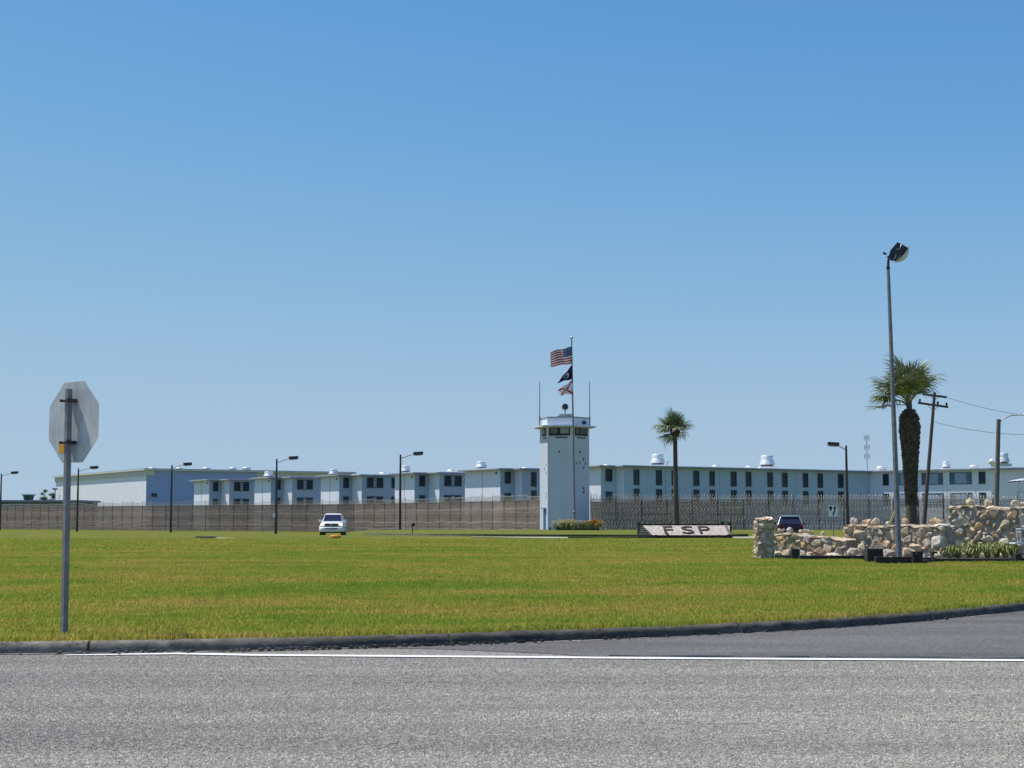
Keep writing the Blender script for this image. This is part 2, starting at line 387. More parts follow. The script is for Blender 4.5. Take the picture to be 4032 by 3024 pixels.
def scatter(o, src, dens, smin, smax, seed):
    ng = bpy.data.node_groups.new('scatter', 'GeometryNodeTree')
    ng.interface.new_socket('Geometry', in_out='INPUT', socket_type='NodeSocketGeometry'); ng.interface.new_socket('Geometry', in_out='OUTPUT', socket_type='NodeSocketGeometry')
    gi = ng.nodes.new('NodeGroupInput'); go = ng.nodes.new('NodeGroupOutput')
    dp = ng.nodes.new('GeometryNodeDistributePointsOnFaces'); dp.inputs['Density'].default_value = dens; dp.inputs['Seed'].default_value = seed
    oi = ng.nodes.new('GeometryNodeObjectInfo'); oi.inputs['Object'].default_value = src
    ip = ng.nodes.new('GeometryNodeInstanceOnPoints')
    rv = ng.nodes.new('FunctionNodeRandomValue'); rv.data_type = 'FLOAT_VECTOR'; rv.inputs[0].default_value = (0, 0, 0); rv.inputs[1].default_value = (0, 0, 6.28)
    rs = ng.nodes.new('FunctionNodeRandomValue'); rs.data_type = 'FLOAT'; rs.inputs[2].default_value = smin; rs.inputs[3].default_value = smax
    L = ng.links.new
    L(gi.outputs[0], dp.inputs['Mesh']); L(dp.outputs['Points'], ip.inputs['Points']); L(oi.outputs['Geometry'], ip.inputs['Instance'])
    L(rv.outputs[0], ip.inputs['Rotation']); L(rs.outputs[1], ip.inputs['Scale']); L(ip.outputs[0], go.inputs[0])
    md = o.modifiers.new('scatter', 'NODES'); md.node_group = ng
mb = MB(); vs = []
for u in [-1 + i / 14 for i in range(29)]:
    x = u * 5.4; e = min(yl(x) - .14 if x > -3.6 else 99, yks(x) - .08); vs += [(u * 2.9, 5.8, .0), (x, e, .0)]
mb.add(vs, [(2 * i, 2 * i + 2, 2 * i + 3, 2 * i + 1) for i in range(28)])
o = ob('road_chippings', mb, M['chip']); tag(o, 'coarse pale and dark stone chippings of the road surface', 'chippings', kind='stuff')
scatter(o, bpy.data.objects.new('chipping_source', chip), 4600, .006, .0145, 6)
# open cracks along the joint
def crack(x0, x1, off, wid, seed):
    mb = MB(); vs = []; n_ = int((x1 - x0) / .05)
    for i in range(n_ + 1):
        x = x0 + (x1 - x0) * i / n_
        y = yl(x) + off + .035 * mnoise.noise(Vector((x * 3, seed, 0))) + .02 * mnoise.noise(Vector((x * 14, seed, 4)))
        h = wid * max(.06, .5 + .9 * mnoise.noise(Vector((x * 2.1, seed, 9))))
        vs += [(x, y - h, .0085), (x, y + h, .0085)]
    mb.add(vs, [(2 * i, 2 * i + 2, 2 * i + 3, 2 * i + 1) for i in range(n_)]); return mb
for k, a in enumerate(((.85, 2.6, .24, .05, 1), (2.75, 3.9, .26, .032, 2), (4.0, 5.2, .26, .026, 5))):
    tag(ob('pavement_crack', crack(*a), M['black']), kind='structure')
for k, (a0, a1, yy) in enumerate(((-1.2, 1.4, 11.35), (1.5, 2.3, 10.9), (.6, 1.4, 9.1), (2.4, 3.4, 9.2))):
    mb = MB(); vs = []; n_ = 40
    for i in range(n_ + 1):
        x = a0 + (a1 - a0) * i / n_; y = yy + .06 * mnoise.noise(Vector((x * 2, k, 0))) + .03 * mnoise.noise(Vector((x * 11, k, 0)))
        h = .008 * max(.1, .5 + mnoise.noise(Vector((x * 4, k, 7)))); vs += [(x, y - h, .0065), (x, y + h, .0065)]
    mb.add(vs, [(2 * i, 2 * i + 2, 2 * i + 3, 2 * i + 1) for i in range(n_)])
    tag(ob('pavement_crack', mb, M['black']), kind='structure')
# kerb: sections with joints
kerb = bpy.data.objects.new('kerb', None); COL.objects.link(kerb); tag(kerb, kind='structure'); ORG['kerb'] = Vector((0, 0, 0))
path = []; x = -30.0
while x < 60:
    path.append(Vector((x, yks(x), 0))); x += .12 if -6 < x < 9 else .5
def kerb_piece(pts):
    mb = MB(); prof = [(-.015, -.05), (-.012, .045), (.0, .082), (.03, .103), (.075, .110), (.12, .104), (.15, .085), (.165, -.05)]
    vs = []; np_ = len(prof)
    for i, p in enumerate(pts):
        t = (pts[min(i + 1, len(pts) - 1)] - pts[max(i - 1, 0)]).normalized(); nrm = Vector((-t.y, t.x, 0))
        for j, (o_, z) in enumerate(prof):
            jit = mnoise.noise(Vector((p.x * 3.1, p.y * 3.1, j * .7))) * .006 + mnoise.noise(Vector((p.x * 11, p.y * 11, j * 1.7))) * .004
            if j < 2: jit += mnoise.noise(Vector((p.x * 6, 2, j))) * .014
            q = p + nrm * (o_ + jit * (1.5 if j < 3 else .6)); vs.append((q.x, q.y, z + jit))
    fs = [(i * np_ + j, (i + 1) * np_ + j, (i + 1) * np_ + j + 1, i * np_ + j + 1) for i in range(len(pts) - 1) for j in range(np_ - 1)]
    mb.add(vs, fs, 0, True); mb.add(vs[:np_], [list(range(np_))]); mb.add(vs[-np_:], [list(range(np_))[::-1]])
    return mb
joints = [-30, -24, -18, -12.5, -9, -6.2, G(350, 2572, 0).x, -.6, 2.4, 5.0, 7.2, 9.5, 13, 17, 22, 28, 35, 43, 52, 59]
for a, b_ in zip(joints, joints[1:]):
    pts = [Vector((a + .012, yks(a + .012), 0))] + [p for p in path if a + .03 < p.x < b_ - .03] + [Vector((b_ - .012, yks(b_ - .012), 0))]
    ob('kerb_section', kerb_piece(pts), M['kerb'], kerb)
# sand and crumbs washed against the kerb foot
mb = MB(); vs = []; xs = [-5 + .05 * i for i in range(330)]
for x in xs:
    y = yks(x); h = .05 + .10 * max(0, mnoise.noise(Vector((x * .8, 5, 0)))) + .04 * mnoise.noise(Vector((x * 7, 5, 0)))
    vs += [(x, y - max(.01, h), .0065), (x, y + .01, .012)]
mb.add(vs, [(2 * i, 2 * i + 2, 2 * i + 3, 2 * i + 1) for i in range(len(xs) - 1)])
tag(ob('gutter_sand', mb, M['sand']), kind='stuff')
mb = MB(); r2 = random.Random(5)
for i in range(260):
    x = r2.gauss(-1.2, 1.1) if i < 170 else r2.uniform(-4.5, 6); y = yks(x) - abs(r2.gauss(0, .07)) - .01; s = r2.uniform(.006, .022)
    mb.box(-s, s, -s * .7, s * .7, -.003, s * .9, 0, Matrix.Translation((x, y, .012)) @ Matrix.Rotation(r2.uniform(0, 6), 4, 'Z'))
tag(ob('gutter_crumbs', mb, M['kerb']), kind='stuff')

# island lawn with its own kerb behind the loop road
isl = [G(px, py, .1) for px, py in ((1440, 2106.5), (1560, 2108), (1700, 2109.5), (1900, 2111), (2200, 2112.5), (2350, 2113), (2600, 2114), (2880, 2111.5), (2945, 2110))]
mb = MB(); vs = []; n_ = len(isl)
for p in isl:
    for j, s in enumerate((0, .004, .03, .15, .4, .7, 1.0)):
        ye = 174; y = p.y + (ye - p.y) * s
        vs.append((p.x + (p.x * (ye / p.y) - p.x) * s * .95, y, (.1 if j == 0 else .22 - .10 * sstep(.1, .8, s) - (.25 if j == 6 else 0)) + (.0 if j == 0 else .012 * mnoise.noise(Vector((p.x, y * .2, 0))))))
mb.add(vs, [(i * 7 + j, (i + 1) * 7 + j, (i + 1) * 7 + j + 1, i * 7 + j + 1) for i in range(n_ - 1) for j in range(6)], 0, True)
tag(ob('island_lawn', mb, M['lawn']), kind='structure')
def low_kerb(name, pts, hgt, m):
    mb = MB()
    for a, b_ in zip(pts, pts[1:]):
        mb.add([(a.x, a.y - .12, .09), (b_.x, b_.y - .12, .09), (b_.x, b_.y - .12, .1 + hgt), (a.x, a.y - .12, .1 + hgt), (b_.x, b_.y + .1, .1 + hgt), (a.x, a.y + .1, .1 + hgt)], [(0, 1, 2, 3), (3, 2, 4, 5)])
    return tag(ob(name, mb, m), kind='structure')
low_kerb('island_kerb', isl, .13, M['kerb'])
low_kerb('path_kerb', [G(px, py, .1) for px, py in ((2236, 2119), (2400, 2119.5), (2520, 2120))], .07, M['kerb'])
for q in (((1860, 2114.2), (2236, 2119.6), (2236, 2114.2), (1860, 2113.2)), ((2884, 2119), (3200, 2117), (3200, 2111), (2884, 2113))):
    mb = MB().add([G(px, py, .135) for px, py in q], [(0, 1, 2, 3)])
    tag(ob('concrete_path', mb, M['path']), kind='structure')

# grass blades, instanced tufts (uncountable)
def tuft(seed, n_, size, h0, h1, wd):
    r = random.Random(seed); mb = MB()
    for i in range(n_):
        x, y = r.uniform(-size, size), r.uniform(-size, size); h = r.uniform(h0, h1); a = r.uniform(0, 6.28); l = r.uniform(.2, .9) * h; b_ = r.uniform(0, 6.28)
        dx, dy = math.cos(a) * wd, math.sin(a) * wd; lx, ly = math.cos(b_) * l, math.sin(b_) * l
        mb.add([(x - dx, y - dy, -.01), (x + dx, y + dy, -.01), (x + lx * .4 + dx * .7, y + ly * .4 + dy * .7, h * .6), (x + lx * .4 - dx * .7, y + ly * .4 - dy * .7, h * .6), (x + lx, y + ly, h)], [(0, 1, 2, 3), (3, 2, 4)])
    return mb
tufts = []
for i, a in enumerate(((1, 72, .16, .008, .04, .0032), (2, 64, .14, .012, .06, .0036), (3, 55, .3, .012, .045, .007))):
    me = tuft(*a).mesh('grass_tuft', M['blade']); tufts.append(me)
def grass_zone(y0, y1, dens, me, smin, smax, seed, edge=False):
    src = bpy.data.objects.new('grass_tuft_source', me)      # only referenced by the nodes, not linked to the scene
    mb = MB(); vs = []; nx = 60
    for r_ in range(2 if edge else 12):
        for c in range(nx + 1):
            u = c / nx * 2 - 1
            if edge: x = u * 7.2; y = yks(x) + .155 + r_ * .3
            else:
                yy = y0 + (y1 - y0) * r_ / 11; x = u * (yy * .36 + 1.0); y = max(yy, yks(x) + .26)
            vs.append((x, y, gz(x, y) + .012))
    nr = 2 if edge else 12
    mb.add(vs, [(r_ * (nx + 1) + c, r_ * (nx + 1) + c + 1, (r_ + 1) * (nx + 1) + c + 1, (r_ + 1) * (nx + 1) + c) for r_ in range(nr - 1) for c in range(nx)])
    o = ob('lawn_grass', mb, M['blade']); tag(o, 'short mown grass blades covering the lawn', 'grass', kind='stuff')
    scatter(o, src, dens, smin, smax, seed)
grass_zone(0, 0, 95, tufts[1], .7, 1.15, 3, True)
grass_zone(12, 26, 34, tufts[0], .7, 1.2, 1)
grass_zone(26, 52, 14, tufts[0], 1.1, 1.6, 2)
grass_zone(52, 86, 3.2, tufts[2], 1.3, 2.0, 4)

# ================================================================ prison buildings
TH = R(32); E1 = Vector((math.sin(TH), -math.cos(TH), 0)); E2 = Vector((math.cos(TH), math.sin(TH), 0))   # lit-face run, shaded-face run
EAVE, GND = 8.3, -.55
def offset_poly(pts, d):
    n_ = len(pts); out = []
    for i in range(n_):
        a, b_, c = pts[i - 1], pts[i], pts[(i + 1) % n_]
        t1 = (b_ - a).normalized(); t2 = (c - b_).normalized()
        n1 = Vector((t1.y, -t1.x, 0)); n2 = Vector((t2.y, -t2.x, 0)); k = n1 + n2
        out.append(b_ + k * (d / max(.35, 1 + n1.dot(n2))))
    return out
def frame_on(a, e, z=0):
    """matrix: local x along wall, y outward, z up"""
    nrm = Vector((e.y, -e.x, 0))
    return Matrix(((e.x, nrm.x, 0, a.x), (e.y, nrm.y, 0, a.y), (0, 0, 1, z), (0, 0, 0, 1)))
def window(parent, a, e, t0, t1, z0, z1, style):
    mx = frame_on(a, e); w_ = .11
    fm = M['frame_teal'] if style == 'panel' else M['frame_dark']
    mb = MB()
    for q in ((t0, t1, z1 - w_, z1), (t0, t1, z0, z0 + w_), (t0, t0 + w_, z0 + w_, z1 - w_), (t1 - w_, t1, z0 + w_, z1 - w_)):
        mb.box(q[0], q[1], -.02, .09, q[2], q[3], 0, mx)
    W = ob('window', mb, fm, parent)
    mid = (t0 + t1) / 2; x0, x1, y0, y1 = t0 + w_, t1 - w_, z0 + w_, z1 - w_
    if style == 'panel':
        s = (x1 - x0) * .22
        mb = MB().box(x0 + s, x1 - s, -.02, .06, y0, y1, 0, mx); ob('panel', mb, M['wall_teal'], W)
        bays = [(x0, x0 + s), (x1 - s, x1)]
    elif style == 'wide':
        s = (x1 - x0) * .38; bays = [(x0, x0 + s), (x1 - s, x1)]
        mb = MB()
        for a_ in (x0 + s, x1 - s): mb.box(a_ - .05, a_ + .05, -.02, .08, y0, y1, 0, mx)
        ob('mullion', mb, fm, W)
        mb = MB(); k = 5
        for i in range(k):
            zc = y0 + (y1 - y0) * (i + .5) / k; mb.box(x0 + s + .06, x1 - s - .06, .0, .05, zc - .085, zc + .085, 0, mx)
        tag(ob('louvers', mb, M['wall_teal'], W), kind='stuff')
    else: bays = [(x0, x1)]
    mb = MB().box(x0 - .01, x1 + .01, -.05, .012, y0 - .01, y1 + .01, 0, mx); ob('pane', mb, M['pane'], W)
    mb = MB(); k = max(4, int((y1 - y0) / .19))
    for (b0, b1) in bays:
        for i in range(k):
            zc = y0 + (y1 - y0) * (i + .5) / k
            mb.add([mx @ Vector(v) for v in ((b0, .02, zc + .05), (b1, .02, zc + .05), (b1, .07, zc - .05), (b0, .07, zc - .05))], [(0, 1, 2, 3), (3, 2, 1, 0)])
    tag(ob('louvers', mb, M['louver_pale'] if style == 'panel' else M['louver_dark'], W), kind='stuff')
    return W
ZW = {'tall': ((6.2, 7.85), (3.2, 4.87)), 'wide': ((6.2, 7.85), (3.2, 4.87)), 'slim': ((5.75, 7.8), (3.2, 5.25)), 'panel': ((6.15, 7.85), (3.3, 4.95))}
def wing(px0, epy, corners, wins, label, eave=EAVE, paint='wall_teal'):
    dpt = (eave - CH) * F / (HZ - epy)
    p = P(px0, epy, dpt); p.z = 0
    pts = [p.copy()]; cur = p; lit = True; litlen = 0; segs = []
    for px in corners:
        e = E1 if lit else E2
        t = along(cur, e, px); segs.append((cur.copy(), e, t, lit))
        cur = cur + e * t
        if lit: litlen += t
        pts.append(cur.copy()); lit = not lit
    ext = cur + E2 * 14; pts[-1] = ext            # the side wall runs on behind the next block
    segs[-1] = (segs[-1][0], E2, segs[-1][2] + 14, False)
    poly = pts + [ext - E1 * max(litlen, 1)]
    o = thing('cell_block', (p.x, p.y, GND), label, 'building', 'cell block wings behind the fence')
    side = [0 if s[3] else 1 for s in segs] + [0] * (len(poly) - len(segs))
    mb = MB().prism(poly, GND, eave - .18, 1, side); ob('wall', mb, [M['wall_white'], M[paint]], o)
    rp = offset_poly(poly, .8)
    mb = MB().prism(rp, eave - .18, eave, 0); rf = ob('roof', mb, M['eave'], o)
    mb = MB().prism(offset_poly(poly, .5), eave + .002, eave + .06, 0); ob('roof_membrane', mb, M['roof'], rf)
    for si, a, b_, style in wins:
        c, e, t, _ = segs[si]
        t0, t1 = along(c, e, a), along(c, e, b_)
        for z0, z1 in ZW[style]: window(o, c, e, t0, t1, z0, z1, style)
    for c, e, t, l in segs:                       # panel joints on the long lit faces
        if l and t > 5:
            mx = frame_on(c, e); mb = MB().box(t * .5 - .03, t * .5 + .03, -.02, .03, GND, eave - .2, 0, mx); ob('panel_joint', mb, M['rail'], o)
            mb = MB().box(t * .9 - .1, t * .9 + .1, -.02, .16, eave - .75, eave - .5, 0, mx); ob('vent', mb, M['black'], o)
        if not l and t > 12:
            mx = frame_on(c, e); k = 2.2
            while k < t - 14.5:
                ob('panel_joint', MB().box(k - .03, k + .03, -.02, .02, GND, eave - .2, 0, mx), M['wall_seam'], o); k += 4.7
    return o, segs
wing(765, 1893, [823, 872, 902, 1002], [(1, 838, 858, 'tall'), (3, 921, 980, 'wide')], 'pale two storey cell block nearest the big ribbed gymnasium')
wing(1003, 1884, [1066, 1116, 1150, 1264], [(1, 1084, 1104, 'tall'), (3, 1169, 1231, 'wide')], 'pale cell block directly behind the lamp post left of the pickup')
wing(1264, 1875, [1335, 1387, 1424, 1555], [(1, 1351, 1373, 'tall'), (3, 1444, 1508, 'wide'), (3, 1541, 1562, 'tall')], 'pale cell block rising behind the white pickup truck')
wing(1555, 1866, [1632, 1689, 1730, 1830], [(1, 1650, 1673, 'tall'), (3, 1749, 1817, 'wide')], 'pale cell block behind the lamp post with the small ground floodlight')
wing(1831, 1853, [1970, 2027, 2055, 2160], [(1, 1987, 2011, 'tall'), (3, 2091, 2112, 'slim')], 'pale cell block with broad white end wall touching the guard tower in view')
MX = [(2495, 2517), (2583, 2606), (2645, 2668), (2731, 2753), (2794, 2814), (2878, 2900), (2938, 2958), (3022, 3043), (3080, 3101), (3162, 3182), (3220, 3240), (3300, 3321)]
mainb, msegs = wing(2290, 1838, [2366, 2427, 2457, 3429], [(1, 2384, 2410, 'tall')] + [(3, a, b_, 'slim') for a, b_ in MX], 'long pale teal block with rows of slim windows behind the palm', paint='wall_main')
# front block turned towards the sun, right of the long block
s0, e0, t0, _ = msegs[-1]
q0 = s0 + E2 * along(s0, E2, 3429); e = Vector((.74, -.672, 0)).normalized()
ta = along(q0, e, 3903); qa = q0 + e * ta; e3 = Vector((.93, -.37, 0)).normalized()
tb = along(qa, e3, 4250); qb = qa + e3 * tb
bk = Vector((.672, .74, 0))
poly = [q0, qa, qb, qb + bk * 16, q0 + bk * 18]
o = thing('front_block', (q0.x, q0.y, GND), 'pale administration block with white louvred windows behind the tall stone wall', 'building')
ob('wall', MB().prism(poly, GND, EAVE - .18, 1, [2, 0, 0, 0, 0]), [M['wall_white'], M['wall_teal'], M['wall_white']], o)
rf = ob('roof', MB().prism(offset_poly(poly, .62), EAVE - .18, EAVE + .02), M['eave'], o)
ob('roof_membrane', MB().prism(offset_poly(poly, .5), EAVE + .022, EAVE + .09), M['roof'], rf)
for a, b_, st in ((3478, 3501, 'tall'), (3533, 3585, 'panel'), (3631, 3714, 'panel'), (3741, 3828, 'panel'), (3856, 3882, 'tall')):
    for z0, z1 in ZW['panel']: window(o, q0, e, along(q0, e, a), along(q0, e, b_), z0, z1, 'panel' if st == 'panel' else 'tall')
for px in (3728, 3842):
    t = along(q0, e, px); ob('panel_joint', MB().box(t - .025, t + .025, -.02, .02, GND, 5.4, 0, frame_on(q0, e)), M['rail'], o)

# gymnasium / warehouse on the left
GH = 12.0; dg = (GH - CH) * F / (HZ - 1845)
c0 = P(577, 1845, dg); c0.z = 0
tl = along(c0, E1, 218); cl = c0 + E1 * tl
tr = along(c0, E2, 1385); cr = c0 + E2 * tr; tm = along(c0, E2, 1010)
o = thing('gymnasium', (c0.x, c0.y, GND), 'large windowless ribbed metal hall with white end and blue grey side', 'building')
poly = [cl, c0, c0 + E2 * tm, cr, cr - E1 * 45, cl + E2 * 20]
ob('wall', MB().prism(poly, GND, GH - .4, 0, [0, 1, 2, 1, 1, 1]), [M['gym_white'], M['gym_blue'], M['gym_grey']], o)
rf = ob('roof', MB().prism(offset_poly(poly, .75), GH - .4, GH - .1), M['gym_grey'], o); ob('roof_edge', MB().prism(offset_poly(poly, .7), GH - .098, GH), M['eave'], rf)
ob('parapet_band', MB().prism(offset_poly([cl, c0, c0 + E2 * 1.5, cl + E2 * 1.5], .25), GH - 1.5, GH - .42), M['gym_grey'], o)
mb = MB(); L_ = -tl
for i in range(int(L_ / 1.5)): mb.box(tl + i * 1.5, tl + i * 1.5 + .06, .0, .02, GND, GH - 1.55, 0, frame_on(c0, E1))
tag(ob('wall_ribs', mb, M['gym_white'], o), kind='stuff')
mb = MB()
for i in range(int(tr / 1.5)): mb.box(i * 1.5 + .5, i * 1.5 + .56, .0, .02, GND, GH - .5, 0, frame_on(c0, E2))
tag(ob('wall_ribs', mb, M['gym_blue'], o), kind='stuff')
t = along(c0, E2, 606); ob('wall_lamp', MB().box(t - .5, t + .5, 0, .5, 6.0, 6.7, 0, frame_on(c0, E2)), M['dark_metal'], o)
# low building in front of it
pA = P(-260, 1970, 300); pB = P(331, 1970, 300); zt = pB.z
o = thing('low_building', (pB.x, pB.y, GND), 'long low dark green flat building left of the white hall', 'building')
poly = [Vector((pA.x, 296, 0)), Vector((pB.x, 296, 0)), Vector((pB.x, 310, 0)), Vector((pA.x, 310, 0))]
M['green_dark'] = stained('dark_green_paint', (.16, .20, .19), (.10, .12, .12))
ob('wall', MB().prism(poly, GND, zt - .35), M['green_dark'], o); ob('roof', MB().prism(offset_poly(poly, .5), zt - .35, zt), M['eave'], o)

# roof fans
def fan(px, ytop, ybot, wpx, depth, label, low=False, zb=EAVE + .06, parent_roof=None, group='exhaust fans on the roofs'):
    c = P(px, ybot, depth); s = depth / F; r = wpx * s / 2; h = (ybot - ytop) * s
    c.z = zb; h = max(h, .5)
    o = thing('roof_fan', c, label, 'roof vent', group)
    if low:
        ob('curb', MB().box(-r * .7, r * .7, -r * .7, r * .7, 0, h * .35), M['roof'], o, local=True)
        ob('cap', MB().lathe([(r * .8, h * .35), (r, h * .5), (r, h * .85), (r * .7, h)], (0, 0, 0), 18), M['alu'], o, local=True)
    else:
        ob('curb', MB().box(-r * .95, r * .95, -r * .95, r * .95, 0, h * .2), M['roof'], o, local=True)
        mb = MB()
        for k in range(8):
            a = k * math.pi / 4; mb.tube([(r * .62 * math.cos(a), r * .62 * math.sin(a), h * .2), (r * .72 * math.cos(a), r * .72 * math.sin(a), h * .36)], r * .06, 5)
        mb.lathe([(r * .5, h * .2), (r * .5, h * .36)], (0, 0, 0), 12); ob('motor_housing', mb, M['galv_dull'], o, local=True)
        ob('skirt', MB().lathe([(r * .92, h * .34), (r * .9, h * .37), (r * .74, h * .66), (r * .72, h * .68)], (0, 0, 0), 22), M['alu'], o, local=True)
        ob('cap', MB().lathe([(r * .70, h * .68), (r * .70, h * .97), (r * .64, h), (r * .6, h * .9)], (0, 0, 0), 22), M['alu'], o, local=True)
    return o
GS = 'low exhaust fan on the gymnasium roof'
for i, (px, wp) in enumerate(((600, 32), (706, 31), (812, 33), (917, 31), (970, 36))):
    fan(px, 1836, 1847 + i, wp, dg + 6 + .01 * (px - 600) + 8, ('low drum exhaust fan on the gymnasium roof nearest its white end wall', 'low drum exhaust fan on the gymnasium roof, second from the white end wall', 'low drum exhaust fan on the gymnasium roof, third from the white end wall', 'smaller fan of the close pair on the gymnasium roof', 'larger fan of the close pair on the gymnasium roof')[i], True, GH + .0)
fan(1058, 1850, 1877, 46, 268, 'mushroom exhaust fan on the cell block left of the pickup')
fan(1313, 1842, 1870, 42, 255, 'mushroom exhaust fan on the cell block behind the pickup')
fan(1508, 1857, 1873, 34, 256, 'low drum exhaust fan on the cell block behind the pickup', True)
fan(1597, 1829, 1861, 44, 241, 'mushroom exhaust fan beside the lamp post left of the tower')
fan(1776, 1846, 1862, 35, 240, 'low drum exhaust fan on the cell block with wide windows left of the tower', True)
fan(1895, 1815, 1848, 50, 222, 'mushroom exhaust fan above the broad white end wall')
fan(2068, 1836, 1846, 36, 226, 'low drum exhaust fan beside the guard tower top left', True)
fan(2390, 1826, 1834, 34, 214, 'low drum exhaust fan just right of the guard tower', True)
fan(2590, 1781, 1834, 66, 212, 'tall cone shaped exhaust fan left of the palm trunk')
fan(2627, 1806, 1834, 12, 213, 'thin white vent pipe beside the tall exhaust fan', True)
fan(2819, 1827, 1837, 33, 216, 'low drum exhaust fan midway along the long roof right of the palm', True)
fan(2951, 1831, 1839, 34, 220, 'low drum exhaust fan next to the second tall exhaust fan', True)
fan(3021, 1786, 1842, 68, 220, 'tall cone shaped exhaust fan right of the palm')
fan(3472, 1820, 1838, 44, 226, 'low drum exhaust fan left of the tall foreground light pole', True)
fan(3726, 1804, 1838, 38, 222, 'white stepped exhaust vent right of the leaning utility pole')
fan(3837, 1827, 1836, 40, 216, 'low flat exhaust fan between stepped vent and wooden lamp pole', True)
fan(3953, 1780, 1833, 50, 207, 'tall cone shaped exhaust fan beside the wooden lamp pole')
fan(3908, 1804, 1833, 30, 208, 'white drum vent touching the wooden lamp pole in view', True)

# roof antenna mast
c = P(3415, 1850, 228); c.z = EAVE
o = thing('antenna_mast', c, 'thin antenna mast with three rings of rods on the roof', 'antenna')
hh = (1850 - 1705) * 228 / F
ob('mast', MB().tube([(0, 0, 0), (0, 0, hh)], .06, 6), M['galv_dull'], o, local=True)
for k, zf in enumerate((.42, .66, .92)):
    mb = MB()
    for a in range(4):
        x, y = .42 * math.cos(a * 1.571 + .3), .42 * math.sin(a * 1.571 + .3)
        mb.tube([(0, 0, hh * zf), (x, y, hh * zf)], .03, 5).tube([(x, y, hh * zf - .4), (x, y, hh * zf + .4)], .035, 5)
    ob('dipole_ring', mb, M['galv_dull'], o, local=True)

# ================================================================ guard tower
TD = 168.0; tc = P(2223, 2000, TD); tc.z = .1
HR = 2.78; A0 = R(256.7)
def hexp(r): return [Vector((tc.x + r * math.cos(A0 + R(-30 + 60 * k)), tc.y + r * math.sin(A0 + R(-30 + 60 * k)), 0)) for k in range(6)]
def zt(py, Y=TD - 2.3): return CH + (HZ - py) * Y / F
tw = thing('guard_tower', tc, 'tall pale hexagonal guard tower behind the flagpole', 'tower')
H = hexp(HR)
zs, zr, zp = zt(1684), zt(1674), zt(1646)
shaft = ob('shaft', MB().prism(H, -.4, zs), M['tower_paint'], tw)
HO = hexp(3.62); HI = hexp(3.0)
mb = MB(); n_ = 6
mb.prism(hexp(3.3), zs, zs + .1).prism(HO, zs + .1, zs + .2)
mb.prism(hexp(3.35), zs + .2, zs + .27)
ob('roof_slab', mb, M['tower_paint'], tw)
ob('parapet', MB().prism(hexp(HR + .02), zs + .27, zp), M['wall_white'], tw)
ob('coping', MB().prism(hexp(HR + .08), zp, zp + .13), M['eave'], tw)
def hface(k):                                       # k=0 front, 1 right, -1 left ; local x runs left to right as seen from outside
    a = A0 + R(-30 + 60 * k); p0 = Vector((tc.x + HR * math.cos(a), tc.y + HR * math.sin(a), 0)); a1 = a + R(60)
    p1 = Vector((tc.x + HR * math.cos(a1), tc.y + HR * math.sin(a1), 0))
    return p0, (p1 - p0).normalized()
def on_face(k, px0, px1, z0, z1, d0, d1):
    p0, e_ = hface(k); return MB().box(along(p0, e_, px0), along(p0, e_, px1), d0, d1, z0, z1, 0, frame_on(p0, e_))
M['pane_beige'] = mat('blind_behind_glass', (.15, .145, .11), (.09, .09, .072), .9, rough=.3)
M['pane_pale'] = mat('pale_pane', (.34, .355, .33), (.28, .295, .27), .9, rough=.3)
M['pane_dim'] = mat('dim_pane', (.11, .11, .09), (.07, .07, .06), .9, rough=.25)
for k, a, b_, panes in ((0, 2163, 2245, ((2169, 2196, 'pane_beige'), (2208, 2241, 'pane_pale'))), (1, 2264, 2313, ((2266, 2278, 'pane_beige'), (2283, 2309, 'pane_dim'))), (-1, 2136.5, 2150.5, ((2140, 2147, 'pane_beige'),))):
    W = ob('window', on_face(k, a, b_, zt(1716), zt(1681), -.02, .07), M['black'], tw)
    for p0, p1, pm in panes: ob('pane', on_face(k, p0, p1, zt(1708), zt(1686), .065, .09), M[pm], W)
# worn lettering under the windows (illegible blocks), small openings, door
mb = MB(); x = 2187
for wd, gap in ((5.5, .8), (6, 1.2), (5.5, .8), (6, .8), (5, 1), (4.5, 3), (2.5, 2.5), (5, .8), (5, 1)):
    for f in on_face(0, x, x + wd - .9, zt(1726), zt(1720.5), -.01, .02).f[:0]: pass
    q = on_face(0, x, x + wd - .6, zt(1726), zt(1720.5), -.01, .02); mb.add(q.v, q.f); x += wd + gap * .3
ob('lettering', mb, M['black'], tw)
mb = MB(); x = 2273
for wd in (3.6, 3, 3.8, 3, 3.4, 3.2, 2, 4, 4):
    q = on_face(1, x, x + wd - .5, zt(1726.5), zt(1721.5), -.01, .02); mb.add(q.v, q.f); x += wd + .4
ob('lettering', mb, M['black'], tw)
ob('lettering', on_face(-1, 2140, 2151, zt(1727), zt(1722), -.01, .02), M['black'], tw)
for k, px, py, w2, h2 in ((0, 2203, 1779, 3, 4), (1, 2285, 1780, 3, 4), (1, 2298, 1808, 2.2, 5), (1, 2269.5, 1824, 1.8, 4), (1, 2283, 1824, 1.8, 4), (1, 2305.5, 1825, 1.8, 4), (1, 2298, 1841, 2.2, 4), (1, 2298, 1923, 2.2, 5.5), (1, 2298, 1938, 2.2, 5.5), (-1, 2150, 1830, .6, 4), (-1, 2144, 1846, .6, 4), (-1, 2150, 1862, .6, 4), (-1, 2150, 1943, .6, 4), (-1, 2150, 1958, .6, 4)):
    ob('wall_opening', on_face(k, px - w2, px + w2, zt(py + h2), zt(py - h2), -.03, .025), M['frame_dark'], tw)
D = ob('door', on_face(-1, 2140.5, 2149, -.1, zt(2006), -.02, .05), M['blue_door'], tw)
ob('lintel', on_face(-1, 2138.5, 2151, zt(2004.5), zt(1999), -.02, .25), M['eave'], tw)
